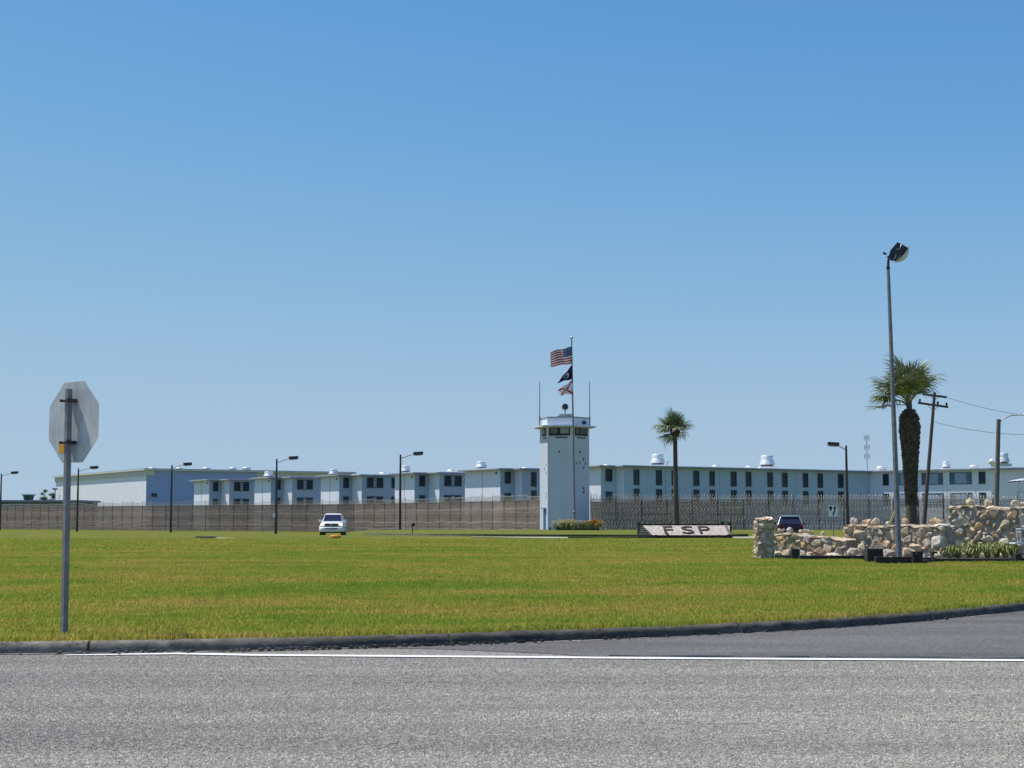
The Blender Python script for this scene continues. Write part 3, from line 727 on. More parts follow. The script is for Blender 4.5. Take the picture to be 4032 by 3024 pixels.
ob('downpipe', on_face(0, 2158, 2159.5, -.1, zt(1700), -.01, .12), M['wall_white'], tw)
W = on_face(1, 2293, 2304, zt(1668), zt(1657), .02, .2); ob('camera_pair', W, M['black'], tw)
ob('equipment_pad', MB().box(tc.x - .6, tc.x + 1.0, tc.y - 1.2, tc.y + .4, zp + .1, zp + .5), M['concrete'], tw)
ob('roof_lamp', MB().tube([P(2198, 1647, TD - 2), P(2198, 1637, TD - 2)], [.06, .08], 8), M['dark_metal'], tw)
def rod(px, y0, y1, label):
    b_ = P(px, y0, TD); o_ = P(px, y1, TD); o_.x = b_.x
    return tag(ob('whip_antenna', MB().tube([b_, (b_.x, b_.y, b_.z + (o_.z - b_.z) * .5), (b_.x, b_.y, o_.z)], [.055, .05, .035], 6).tube([(b_.x, b_.y, zs + .2), (b_.x, b_.y, zp + .35)], .085, 6), M['galv_dull'], loc=(b_.x, b_.y, zs + .2)), label, 'antenna', 'whip antennas on the guard tower')
rod(2125, 1668, 1503, 'whip antenna on the sunlit side of the guard tower roof')
rod(2322, 1660, 1500, 'whip antenna on the shaded side of the guard tower roof')
sc_ = P(2225, 1602, TD - 1); o = thing('searchlight', (sc_.x, sc_.y, zp + .5), 'round searchlight on a stalk on the tower roof', 'searchlight')
sl_ = sc_ - Vector((sc_.x, sc_.y, zp + .5))
ob('stalk', MB().tube([(0, 0, 0), (0, 0, sl_.z * .55)], .06, 8), M['dark_metal'], o, local=True)
mb = MB(); mb.tube([(-.36, 0, sl_.z), (-.34, 0, sl_.z - .2), (-.18, 0, sl_.z - .36), (0, 0, sl_.z * .5), (.18, 0, sl_.z - .36), (.34, 0, sl_.z - .2), (.36, 0, sl_.z)], .03, 6); ob('yoke', mb, M['alu'], o, local=True)
mb = MB(); mb.tube([(0, -.25, sl_.z), (0, .1, sl_.z), (0, .3, sl_.z + .02), (0, .36, sl_.z + .03)], [.36, .36, .25, .1], 18); ob('drum', mb, M['white_paint'], o, local=True)
mb = MB(); mb.tube([(0, -.262, sl_.z), (0, -.252, sl_.z)], .33, 18); ob('lens', mb, M['dark_metal'], o, local=True)

# ================================================================ flagpole and flags
FD = 160.0; fb = P(2263, 2085, FD); fb.z = .12
ft = P(2251, 1336, FD); lean = (ft.x - fb.x)
o = thing('flagpole', fb, 'tall grey flagpole with ball finial in front of the guard tower', 'flagpole')
HP = ft.z - fb.z
ob('pole', MB().tube([(0, 0, 0), (lean * .33, 0, HP * .33), (lean * .7, 0, HP * .7), (lean, 0, HP)], [.115, .105, .085, .06], 10), M['galv_dull'], o, local=True)
ob('finial', MB().lathe([(.03, 0), (.12, .08), (.15, .17), (.11, .27), (.02, .32)], (lean, 0, HP), 12), M['galv'], o, local=True)
ob('cleat', MB().lathe([(.12, 0), (.2, .1), (.2, .18), (.12, .26)], (lean * .1, 0, HP * .085), 10), M['galv_dull'], o, local=True)
def flag(corners, wob, m, label, nx=26, ny=14, fold=0):
    a, b_, c, d = [P(px, py, FD - .12) for px, py in corners]    # pole-top, pole-bottom, fly-bottom, fly-top
    mb = MB(); vs = []; uv = []
    for j in range(ny + 1):
        v = j / ny
        for i in range(nx + 1):
            u = i / nx; p = (a * (1 - u) + d * u) * (1 - v) + (b_ * (1 - u) + c * u) * v
            ph = u * 9 + v * 1.7; k = min(1, u * 4)
            p = p + Vector((0, wob * k * math.sin(ph) + fold * u * math.sin(v * 7 + 1) * .5, wob * .22 * k * math.sin(ph + 1.0)))
            vs.append(p); uv.append((u, 1 - v))
    fs = [(j * (nx + 1) + i, j * (nx + 1) + i + 1, (j + 1) * (nx + 1) + i + 1, (j + 1) * (nx + 1) + i) for j in range(ny) for i in range(nx)]
    mb.add(vs, fs, 0, True); o = ob('flag', mb, m, loc=b_)
    ul = o.data.uv_layers.new(name='UVMap')
    for l in o.data.loops: ul.data[l.index].uv = uv[l.vertex_index]
    return tag(o, label, 'flag', 'flags on the flagpole')
def cloth(name):
    m, n, b = newmat(name); b.inputs['Roughness'].default_value = .8; b.inputs['Specular IOR Level'].default_value = .1
    tr = node(n, 'ShaderNodeBsdfTranslucent'); mx = node(n, 'ShaderNodeMixShader'); mx.inputs[0].default_value = .4
    n.links.new(b.outputs[0], mx.inputs[1]); n.links.new(tr.outputs[0], mx.inputs[2]); n.links.new(mx.outputs[0], n.nodes['Material Output'].inputs[0])
    sx = node(n, 'ShaderNodeSeparateXYZ'); n.links.new(node(n, 'ShaderNodeTexCoord').outputs['UV'], sx.inputs[0])
    def out(c): n.links.new(c, b.inputs['Base Color']); n.links.new(c, tr.inputs[0])
    return m, n, sx.outputs[0], sx.outputs[1], out
m, n, u, v, out = cloth('striped_flag_cloth')
st = math_(n, 'MODULO', math_(n, 'FLOOR', math_(n, 'MULTIPLY', v, 13)), 2)           # 0 red, 1 white
c = mixc(n, st, (.42, .03, .045), (.74, .70, .68))
can = math_(n, 'MULTIPLY', math_(n, 'LESS_THAN', u, .4), math_(n, 'GREATER_THAN', v, 6 / 13))
su = math_(n, 'SUBTRACT', math_(n, 'FRACT', math_(n, 'MULTIPLY', u, 15)), .5); sv = math_(n, 'SUBTRACT', math_(n, 'FRACT', math_(n, 'MULTIPLY', v, 9.3)), .5)
star = math_(n, 'LESS_THAN', math_(n, 'ADD', math_(n, 'MULTIPLY', su, su), math_(n, 'MULTIPLY', sv, sv)), .06)
out(mixc(n, can, c, mixc(n, star, (.03, .04, .16), (.6, .6, .65)))); flag_us = m
flag([(2251, 1364), (2252, 1431), (2168, 1444), (2167, 1386)], .28, flag_us, 'striped red and white flag with starred blue corner, topmost on the pole')
m, n, u, v, out = cloth('black_flag_cloth')
du = math_(n, 'MULTIPLY', math_(n, 'SUBTRACT', u, .42), 1.5); dv = math_(n, 'SUBTRACT', v, .5)
rr = math_(n, 'ADD', math_(n, 'MULTIPLY', du, du), math_(n, 'MULTIPLY', dv, dv))
disc = math_(n, 'LESS_THAN', rr, .085); bust = math_(n, 'LESS_THAN', math_(n, 'ADD', math_(n, 'MULTIPLY', math_(n, 'SUBTRACT', du, .02), math_(n, 'MULTIPLY', math_(n, 'SUBTRACT', du, .02), 2.0)), math_(n, 'MULTIPLY', math_(n, 'ADD', dv, .05), math_(n, 'ADD', dv, .05))), .04)
out(mixc(n, math_(n, 'MULTIPLY', disc, math_(n, 'SUBTRACT', 1.0, bust)), (.016, .02, .05), (.40, .42, .46)))
flag([(2252, 1436), (2253, 1492), (2193, 1508), (2203, 1497)], .3, m, 'drooping black flag with pale round emblem, middle of the pole')
m, n, u, v, out = cloth('white_saltire_flag_cloth')
d1 = math_(n, 'ABSOLUTE', math_(n, 'SUBTRACT', u, v)); d2 = math_(n, 'ABSOLUTE', math_(n, 'SUBTRACT', math_(n, 'ADD', u, v), 1.0))
salt = math_(n, 'LESS_THAN', math_(n, 'MINIMUM', d1, d2), .10)
du = math_(n, 'MULTIPLY', math_(n, 'SUBTRACT', u, .5), 1.4); dv = math_(n, 'SUBTRACT', v, .5)
seal = math_(n, 'LESS_THAN', math_(n, 'ADD', math_(n, 'MULTIPLY', du, du), math_(n, 'MULTIPLY', dv, dv)), .035)
out(mixc(n, seal, mixc(n, salt, (.76, .74, .78), (.5, .04, .05)), (.42, .36, .22)))
flag([(2254, 1496), (2256, 1551), (2207, 1556), (2196, 1536)], .3, m, 'white flag with red diagonal cross and small seal, lowest on the pole')

# flower bed round the flagpole
r3 = random.Random(8)
def lily(px, col, label, h):
    b_ = P(px, 2084, FD - 3 + r3.uniform(-.8, .8)); b_.z = .14
    o = thing('daylily_clump', b_, label, 'flowers', 'daylilies round the flagpole')
    mb = MB()
    for i in range(26):
        a = r3.uniform(0, 6.28); l = r3.uniform(.25, .5); hh = h * r3.uniform(.45, .8); c, s = math.cos(a), math.sin(a); x, y = r3.uniform(-.15, .15), r3.uniform(-.15, .15)
        mb.add([(x - s * .03, y + c * .03, 0), (x + s * .03, y - c * .03, 0), (x + c * l * .5 + s * .03, y + s * l * .5 - c * .03, hh), (x + c * l * .5 - s * .03, y + s * l * .5 + c * .03, hh), (x + c * l, y + s * l, hh * .7)], [(0, 1, 2, 3), (3, 2, 4)])
    ob('leaves', mb, M['strap'], o, local=True)
    mb = MB()
    for i in range(15):
        x, y, z = r3.uniform(-.38, .38), r3.uniform(-.3, .3), h * r3.uniform(.7, 1.2)
        mb.tube([(x * .5, y * .5, .1), (x, y, z)], .012, 4)
        for k in range(6):
            a = k * 1.05 + i; mb.add([(x, y, z - .1), (x + .08 * math.cos(a - .6), y + .08 * math.sin(a - .6), z + .03), (x + .19 * math.cos(a), y + .19 * math.sin(a), z + .04), (x + .08 * math.cos(a + .6), y + .08 * math.sin(a + .6), z + .03)], [(0, 1, 2, 3)])
    ob('blossoms', mb, M[col], o, local=True)
for px in (2186, 2196, 2205): lily(px, 'petal_w', 'cream daylily clump at the tower end of the flower bed', .75)
for px in (2212, 2222, 2232, 2243, 2252): lily(px, 'petal_y', 'yellow daylily clump left of the flagpole foot', .85)
for px in (2270, 2279, 2288, 2297): lily(px, 'petal_w', 'cream daylily clump just right of the flagpole foot', .8)
for px in (2307, 2318, 2345, 2366): lily(px, 'petal_y', 'yellow daylily clump at the fence end of the flower bed', .8)
for px in (2325, 2335, 2352): lily(px, 'petal_o', 'orange daylily clump at the fence end of the flower bed', .9)
o = thing('bed_edging', P(2270, 2084, FD - 4.2), 'dark timber and pale stone edging in front of the daylilies', 'edging'); zb = .1
for a, b_, m_, y in ((2192, 2203, 'timber', .28), (2203, 2262, 'timber', .12), (2262, 2276, 'timber', .22), (2276, 2362, 'timber', .12), (2360, 2372, 'concrete', .3), (2383, 2391, 'concrete', .25), (2180, 2186, 'concrete', .25), (2163, 2169, 'timber', .3)):
    pa, pb = P(a, 2085, FD - 4.2), P(b_, 2085, FD - 4.2); ob('edging_block', MB().box(pa.x + .01, pb.x - .01, pa.y, pa.y + .25, .05, .1 + y), M[m_], o)

# ================================================================ fences
def helix(L_, r, pitch, wd, seed):
    mb = MB(); rr_ = random.Random(seed); n_ = int(L_ / pitch); seg = 9; vs = []
    for i in range(n_ * seg + 1):
        a = 2 * math.pi * i / seg; x = L_ * i / (n_ * seg); r_ = r * (1 + .10 * math.sin(i * .37 + seed) + .08 * math.sin(i * .091 + 2 * seed))
        p = Vector((x + .55 * r * math.sin(a + .4) + .12 * r * math.sin(a * .37 + seed), r_ * math.cos(a), r_ * math.sin(a) + r))
        vs += [p + Vector((-wd / 2, 0, 0)), p + Vector((wd / 2, 0, 0)), p + Vector((0, wd * .5 * math.cos(a), wd * .5 * math.sin(a)))]
    fs = []
    for i in range(n_ * seg):
        for k in range(3): fs.append((i * 3 + k, i * 3 + (k + 1) % 3, i * 3 + 3 + (k + 1) % 3, i * 3 + 3 + k))
    return mb.add(vs, fs)
def fence(label, pts, spacing, z0, z1, matf, coils, coil_m, rail_zs, strut=True):
    L_ = [0]
    for a, b_ in zip(pts, pts[1:]): L_.append(L_[-1] + (b_ - a).length)
    def at(s):
        for i in range(len(pts) - 1):
            if s <= L_[i + 1] + 1e-6: return pts[i].lerp(pts[i + 1], (s - L_[i]) / (L_[i + 1] - L_[i]))
        return pts[-1]
    o = thing('chain_link_fence', (pts[0].x, pts[0].y, z0), label, 'fence')
    post = MB().tube([(0, 0, 0), (0, 0, z1 - z0)], .05, 6).tube([(0, 0, z1 - z0), (0, -.05, z1 - z0 + .3), (0, -.12, z1 - z0 + .85)], .022, 5).mesh('post', M['post'])
    panels = {}; n_ = round(L_[-1] / spacing); spacing = L_[-1] / n_
    cm = [helix(spacing, r, p_, wd, i).mesh('razor_coil', M[coil_m]) for i, (z, dy, r, p_, wd) in enumerate(coils)]
    rails = MB().tube([(0, 0, 0), (spacing, 0, 0)], .03, 5).mesh('rail', M['rail'])
    for i in range(n_ + 1):
        a = at(i * spacing); inst('post', post, o, (a.x, a.y, z0))
        if i == n_: break
        b_ = at((i + 1) * spacing); ang = math.atan2(b_.y - a.y, b_.x - a.x); sc = (b_ - a).length / spacing
        mk = matf((a + b_) / 2)
        if mk not in panels: panels[mk] = MB().add([(0, 0, 0), (spacing, 0, 0), (spacing, 0, z1 - z0), (0, 0, z1 - z0)], [(0, 1, 2, 3)]).mesh('mesh_panel', M[mk])
        inst('mesh_panel', panels[mk], o, (a.x, a.y, z0), (0, 0, ang), (sc, 1, 1))
        for zr_ in rail_zs: inst('rail', rails, o, (a.x, a.y, zr_), (0, 0, ang), (sc, 1, 1))
        nrm = Vector((math.sin(ang), -math.cos(ang), 0))
        for (z, dy, r, p_, wd), me in zip(coils, cm):
            q = a - nrm * dy if dy < 0 else a - nrm * dy
            tag(inst('razor_coil', me, o, (q.x + rnd.uniform(-.1, .1), q.y, z + rnd.uniform(-.06, .03)), (0, rnd.uniform(-.02, .02), ang), (sc * rnd.uniform(.96, 1.04), 1, rnd.uniform(.8, 1.15))), kind='stuff')
    return o
def fpt(px, d): q = P(px, 2040, d); q.z = 0; return q
fence('dark layered security fence running from the guard tower past the pickup', [fpt(-140, 282), fpt(0, 274), fpt(600, 238), fpt(1400, 213), fpt(1750, 192), fpt(2128, 169)], 3.0, GND, 3.3,
      lambda p: 'mesh_dense', [(3.35, 0, .26, .27, .04), (1.9, -.35, .28, .35, .032), (.35, -.4, .3, .33, .036), (-.5, -.5, .3, .31, .036)], 'razor_mid', (3.3, 1.55))
fence('see-through chain link fence right of the guard tower with razor coils', [fpt(2326, 164), fpt(3000, 163), fpt(4300, 165)], 2.74, .0, 3.32,
      lambda p: 'mesh_open', [(3.34, .1, .28, .30, .04), (2.5, -.5, .26, .31, .022), (1.85, -.6, .28, .34, .024), (1.2, -.6, .28, .31, .024), (.5, -.8, .32, .33, .028), (.05, -1.3, .32, .30, .03)], 'razor_mid', (3.32, 1.1))
fence('darker inner chain link fence behind the see-through fence', [fpt(2330, 178), fpt(2900, 180), fpt(4300, 182)], 3.0, -.4, 3.25,
      lambda p: 'mesh_dense' if p.x < 27 else 'mesh_mid' if p.x < 33 else 'mesh_open', [(3.25, 0, .28, .25, .03), (2.0, -.5, .32, .25, .03), (.9, -.5, .32, .25, .03)], 'razor_dull', (3.25,))

# ================================================================ perimeter lamps
def lamp(px, ytop, armpx, base_z, label, d=None, ztop=8.5, wood=False, arm_py=None):
    d = d or (ztop - CH) * F / (HZ - ytop)
    b_ = P(px, 2090, d); b_.z = base_z; h = ztop - base_z; s = d / F
    o = thing('lamp_post', b_, label, 'lamp post', 'lamp posts along the prison fence')
    ob('pole', MB().tube([(0, 0, 0), (0, 0, h * .6), (0, 0, h)], [.17, .135, .10], 8), M['wood_pole'] if wood else M['dark_metal'], o, local=True)
    ax = armpx * s; sg = 1 if ax > 0 else -1
    ob('arm', MB().tube([(0, 0, h - .45), (ax * .5, 0, h - .1), (ax * .82, 0, h + .06)], .045, 6), M['galv_dull'], o, local=True)
    hd = MB(); hw = .55; mx = Matrix.Translation((ax, 0, h + .12)) @ Matrix.Rotation(-sg * .06, 4, 'Y')
    hd.box(-hw, hw, -.22, .22, -.16, .2, 0, mx); hdo = ob('lamp_head', hd, M['dark_metal'], o, local=True)
    lb = MB(); lb.box(-hw * .7, hw * .7, -.18, .18, -.24, -.162, 0, mx); ob('lens', lb, M['lens'], hdo, local=True)
    return o
lamp(-1, 1865, 52, GND, 'lamp post in front of the long low green building')
lamp(303, 1845, 62, GND, 'lamp post before the white gymnasium end wall')
lamp(672, 1832, 62, GND, 'lamp post before the blue grey gymnasium side wall')
lp = lamp(1086, 1808, 66, GND, 'lamp post with small white box on its pole, left of the pickup')
ob('junction_box', MB().box(-.34, -.06, -.36, -.14, 2.0, 2.5), M['white_paint'], lp, local=True)
lamp(1575, 1791, 70, GND, 'lamp post between the pickup and the guard tower')
lamp(3338, 1755, -50, .0, 'lamp post with arm facing the tower, behind the stone walls')
lamp(213, 1932, -1, GND, 'distant dark lamp post beside the far trees', d=380, ztop=8.6)
# wooden pole with cobra arm, far right
d = 110; b_ = P(3920, 2090, d); b_.z = .1; tp = P(3932, 1651, d)
o = thing('street_lamp', b_, 'round grey wooden lamp pole with curved cobra arm behind the tall stone wall', 'street lamp')
lx = tp.x - b_.x; hz = tp.z - .1
M['grey_wood'] = mat('grey_pole_wood', (.20, .175, .155), (.12, .105, .095), 5, rough=.9, stretch=(4, 4, .4))
ob('pole', MB().tube([(0, 0, 0), (lx, 0, hz)], [.19, .15], 10), M['grey_wood'], o, local=True)
ob('arm', MB().tube([(lx, 0, hz - .25), (lx + .35, 0, hz + .05), (lx + .9, 0, hz + .28), (lx + 1.7, 0, hz + .33), (lx + 2.1, 0, hz + .3)], .045, 6), M['galv'], o, local=True)
ob('lamp_head', MB().tube([(lx + 1.75, 0, hz + .33), (lx + 1.95, 0, hz + .31), (lx + 2.35, 0, hz + .28), (lx + 2.6, 0, hz + .27)], [.06, .15, .17, .08], 10), M['alu'], o, local=True)
# leaning utility pole
d = 118; b_ = P(3634, 2060, d); b_.z = .1; tp = P(3680, 1545, d); lx = tp.x - b_.x; hz = tp.z - .1; s = d / F
o = thing('utility_pole', b_, 'leaning dark utility pole with two crossarms beside the shaggy palm', 'utility pole')
ob('pole', MB().tube([(0, 0, 0), (lx, 0, hz)], [.17, .11], 10), M['wood_pole'], o, local=True)
def arm_at(pa, pb, name, yb):
    a = P(pa[0], pa[1], d - .2) - b_; c = P(pb[0], pb[1], d - .2) - b_
    mb = MB(); t = (c - a).normalized(); up = Vector((0, 0, 1)); nn = t.cross(up).normalized(); up = nn.cross(t)
    mx = Matrix((( t.x, nn.x, up.x, a.x), (t.y, nn.y, up.y, a.y), (t.z, nn.z, up.z, a.z), (0, 0, 0, 1)))
    mb.box(0, (c - a).length, -.06, .06, -.08, .08, 0, mx); A = ob(name, mb, M['wood_pole'], o, local=True)
    mb = MB(); m_ = P((pa[0] + pb[0]) / 2, yb, d - .2) - b_
    for q in (a.lerp(c, .3), a.lerp(c, .7)): mb.tube([q, m_], .022, 5)
    ob('brace', mb, M['galv_dull'], o, local=True); return a, c
a1, c1 = arm_at((3633, 1552), (3727, 1564), 'crossarm', 1578)
a2, c2 = arm_at((3615, 1586), (3733, 1603), 'crossarm', 1618)
for q in (a2.lerp(c2, .06), a2.lerp(c2, .66), a2.lerp(c2, .95)):
    ob('insulator', MB().lathe([(.05, .08), (.10, .16), (.06, .2), (.11, .26), (.04, .34)], q, 10), M['dark_metal'], o, local=True)
for (y0, p1, sag, lb) in ((1565, (4330, 1655), .5, 'upper sagging power line running right from the utility pole'), (1660, (4330, 1690), .7, 'lower sagging power line running right from the utility pole')):
    A = P(3728 if y0 < 1600 else 3672, y0, d); B = P(p1[0], p1[1], d - 2); mb = MB()
    pts = [A.lerp(B, t / 14) - Vector((0, 0, sag * 4 * (t / 14) * (1 - t / 14))) for t in range(15)]
    mb.tube(pts, .014, 4); tag(ob('power_line', mb, M['dark_metal'], loc=A), lb, 'cable')
mb = MB().tube([P(3508, 2050, 60), P(3524, 2012, 60)], .03, 6)
A = P(3508, 2050, 60); B = P(3524, 2010, 60); q = A + (A - B) * 1.25
tag(ob('guy_wire_guard', MB().tube([q, B], .028, 8), mat('yellow_plastic', (.72, .55, .08)), loc=q), 'slim yellow guy wire guard leaning beside the tall light pole', 'guy guard')

# far guard tower, trees behind the low building
c = P(112, 1970, 380); c.z = GND
o = thing('distant_guard_tower', c, 'distant small guard tower with flared flat roof behind the low building', 'tower')
s = 380 / F; zt0 = CH + (HZ - 1969) * s; zt1 = CH + (HZ - 1951) * s
ob('shaft', MB().prism([Vector((c.x + 2.0 * math.cos(k * 1.0472), c.y + 2.0 * math.sin(k * 1.0472), 0)) for k in range(6)], GND, zt0 - .2), M['tower_paint'], o)
mb = MB()
mb.lathe([(1.1, zt0 - .2 - GND), (1.45, zt1 - GND)], (c.x, c.y, GND), 6, sm=False); ob('cabin', mb, M['frame_dark'], o)
ob('roof', MB().prism([Vector((c.x + 1.9 * math.cos(k * 1.0472), c.y + 1.9 * math.sin(k * 1.0472), 0)) for k in range(6)], zt1 + .002, zt1 + .25), M['eave'], o)
def tree(px, ytop, d, wpx, label, seed):
    s = d / F; b_ = P(px, 2050, d); b_.z = GND; top = CH + (HZ - ytop) * s; h = top - GND; rx = wpx * s / 2; r = random.Random(seed)
    o = thing('tree', b_, label, 'tree', 'trees behind the low building')
    mb = MB().tube([(0, 0, 0), (.1, 0, h * .5), (0, .1, h * .8)], [.3, .2, .08], 7)
    ctr = []
    for k in range(9):
        q = Vector((r.uniform(-.75, .75) * rx, r.uniform(-.7, .7) * rx, h * r.uniform(.55, .93))); ctr.append(q); mb.tube([(0, 0, h * .42), q * .6 + Vector((0, 0, h * .2)), q], [.1, .06, .02], 5)
    ob('trunk', mb, M['wood_pole'], o, local=True); mb = MB()
    for q in ctr:
        for i in range(170):
            p = q + Vector((r.gauss(0, .27), r.gauss(0, .27), r.gauss(0, .17))) * rx; a, b2 = r.uniform(0, 6.28), r.uniform(-1, 1); z_ = .13
            e1 = Vector((math.cos(a), math.sin(a), b2)) * z_; e2 = Vector((-math.sin(a), math.cos(a), r.uniform(-1, 1))) * z_ * .6
            mb.add([p - e1, p - e2, p + e1, p + e2], [(0, 1, 2, 3)])
    ob('crown', mb, M['foliage'], o, local=True)
tree(172, 1921, 430, 34, 'small bushy far tree nearest the distant guard tower', 1)
tree(207, 1923, 425, 32, 'small bushy far tree touching the white hall corner', 2)

# ================================================================ palms
def frond_mesh(seed, L_pet, L_leaf, nleaf, droop, m):
    r = random.Random(seed); mb = MB()
    mb.tube([(0, 0, 0), (L_pet * .5, 0, L_pet * .06), (L_pet, 0, L_pet * .02)], [.028, .02, .014], 5)
    for i in range(nleaf):
        f = i / (nleaf - 1) * 2 - 1; an = f * 1.95; k = 1 - .28 * abs(f)
        base = Vector((L_pet + .38 * (1 - abs(f)) ** .7 * L_leaf * .5, 0, -.10 * (1 - abs(f)) * L_leaf))
        l = L_leaf * k * r.uniform(.85, 1.1); d0 = Vector((math.cos(an), math.sin(an), .18 + r.uniform(-.12, .12)))
        wv = Vector((-math.sin(an), math.cos(an), r.uniform(-.5, .5))).normalized() * .022 * L_leaf / .9
        p1 = base + d0 * l * .4; p2 = base + d0 * l * .75 - Vector((0, 0, droop * l * .16)); p3 = base + d0 * l - Vector((0, 0, droop * l * (.42 + r.uniform(-.1, .25))))
        mb.add([base - wv * .4, base + wv * .4, p1 + wv, p1 - wv, p2 + wv * .8, p2 - wv * .8, p3], [(0, 1, 2, 3), (3, 2, 4, 5), (5, 4, 6)])
    return mb.mesh('frond', m)
def palm(label, base, top, prof, crown_c, pet, leaf, nfr, seed, boots, boot_m, tilt=0, wind=.5, elspan=100):
    """prof: (height fraction, radius) of the trunk"""
    r = random.Random(seed); o = thing('palm_tree', base, label, 'palm tree'); h = top.z - base.z; dx = top.x - base.x
    ctr = lambda f: Vector((dx * f, 0, h * f))
    mb = MB().tube([ctr(f) for f, _ in prof], [q for _, q in prof], 14); tr = ob('trunk', mb, M['trunk'], o, local=True)
    def rad(f):
        for (f0, r0), (f1, r1) in zip(prof, prof[1:]):
            if f <= f1: return r0 + (r1 - r0) * (f - f0) / max(1e-6, f1 - f0)
        return prof[-1][1]
    mb = MB(); n_, f0, f1, bl = boots
    for i in range(n_):
        f = f0 + (f1 - f0) * (i + r.random()) / n_; a = i * 2.399 + r.uniform(-.2, .2); q = rad(f)
        c = ctr(f); out = Vector((math.cos(a), math.sin(a), 0)); sd = Vector((-math.sin(a), math.cos(a), 0)); ww = q * .3; ll = bl * r.uniform(.7, 1.25) * (.45 + .65 * (f - f0) / (f1 - f0))
        p0 = c + out * q * .9; tip = p0 + out * ll * .55 + Vector((0, 0, ll))
        vs = [p0 - sd * ww, p0 + sd * ww, p0 + sd * ww * .8 + out * .05 + Vector((0, 0, -.05)), p0 - sd * ww * .8 + out * .05 + Vector((0, 0, -.05)), tip - sd * ww * .55, tip + sd * ww * .55, tip + sd * ww * .5 + out * .05, tip - sd * ww * .5 + out * .05]
        mb.add(vs, [(0, 1, 5, 4), (3, 7, 6, 2), (0, 4, 7, 3), (1, 2, 6, 5), (4, 5, 6, 7), (0, 3, 2, 1)])
    tag(ob('boots', mb, M[boot_m], tr, local=True), kind='stuff')
    ms = [frond_mesh(seed * 10 + k, pet, leaf, 34, d_, M['frond_pale'] if k % 3 == 2 else M['frond']) for k, d_ in enumerate((.5, .9, .7, 1.2, .6, 1.0))]
    top_l = ctr(1)
    for i in range(nfr):
        f = (i + .5) / nfr; az = i * 2.399 + r.uniform(-.3, .3); el = R(78) - f * R(elspan) + r.uniform(-.3, .3)
        # the breeze from the right pushes blades over to the left
        v = Vector((math.cos(az) * math.cos(el) - wind * .55, math.sin(az) * math.cos(el) * .9, math.sin(el) + .12)); v.z += .35 * max(0, v.x) - .22 * max(0, -v.x); v.normalize()
        q = v.to_track_quat('X', 'Z').to_euler()
        fr = bpy.data.objects.new('frond', ms[i % len(ms)]); COL.objects.link(fr); fr.parent = o
        fr.location = top_l + Vector((0, 0, -.25 * f)); fr.rotation_euler = q; fr.scale = [r.uniform(.85, 1.12)] * 3
    return o
d = 65; s = d / F; b_ = P(3590, 2090, d); b_.z = .1
zt = lambda py, d_: CH + (HZ - py) * d_ / F
tp = P(3580, 1600, d); tp.z = zt(1576, d); hh = tp.z - .1
fr = lambda py: (zt(py, d) - .1) / hh
palm('stout palm with shaggy booted trunk behind the stone wall', b_, tp,
     [(0, .27), (fr(2050), .265), (fr(1960), .215), (fr(1850), .26), (fr(1740), .35), (fr(1690), .40), (fr(1655), .34), (fr(1632), .2), (fr(1615), .13), (1, .11)],
     None, .95, .95, 34, 5, (360, fr(1990), fr(1622), .15), 'boot', wind=.42, elspan=66)
d = 110; b_ = P(2663, 2090, d); b_.z = .2; tp = P(2658, 1700, d); tp.z = zt(1692, d)
palm('slender palm with bare straight trunk behind the lettered ground sign', b_, tp,
     [(0, .26), (.08, .235), (.3, .20), (.6, .165), (.93, .155), (.945, .24), (.965, .29), (.985, .2), (1, .1)],
     None, .60, .90, 34, 9, (46, .935, .99, .16), 'boot', wind=.55)

# ================================================================ rubble walls
def stone_mesh(seed, m, flat=1.0, n_=15, sq=.62):
    r = random.Random(seed); bm = bmesh.new()
    for i in range(n_):
        z = 1 - 2 * (i + .5) / n_; a = i * 2.399 + r.uniform(-.6, .6); q = math.sqrt(1 - z * z); k = r.uniform(.86, 1.12)
        v = [q * math.cos(a), q * math.sin(a), z]; v = [math.copysign(abs(c) ** sq, c) * k * .5 for c in v]
        bm.verts.new((v[0], v[1], v[2] * flat))
    ret = bmesh.ops.convex_hull(bm, input=bm.verts)
    bmesh.ops.delete(bm, geom=[g for g in ret['geom_interior'] if isinstance(g, bmesh.types.BMVert)], context='VERTS')
    bmesh.ops.dissolve_limit(bm, angle_limit=R(14), verts=bm.verts, edges=bm.edges)
    bmesh.ops.bevel(bm, geom=list(bm.edges), offset=.02, segments=1, affect='EDGES', clamp_overlap=True)
    me = bpy.data.meshes.new('stone'); bm.to_mesh(me); bm.free(); me.materials.append(m)
    return me
SM = [stone_mesh(i, M['stone'], n_=12 + i % 6) for i in range(14)]
SG = [stone_mesh(40 + i, M['stone'], n_=11 + i % 5) for i in range(14)]
CAP = [stone_mesh(70 + i, M['stone'], .9, 11 + i % 4, .8) for i in range(10)]
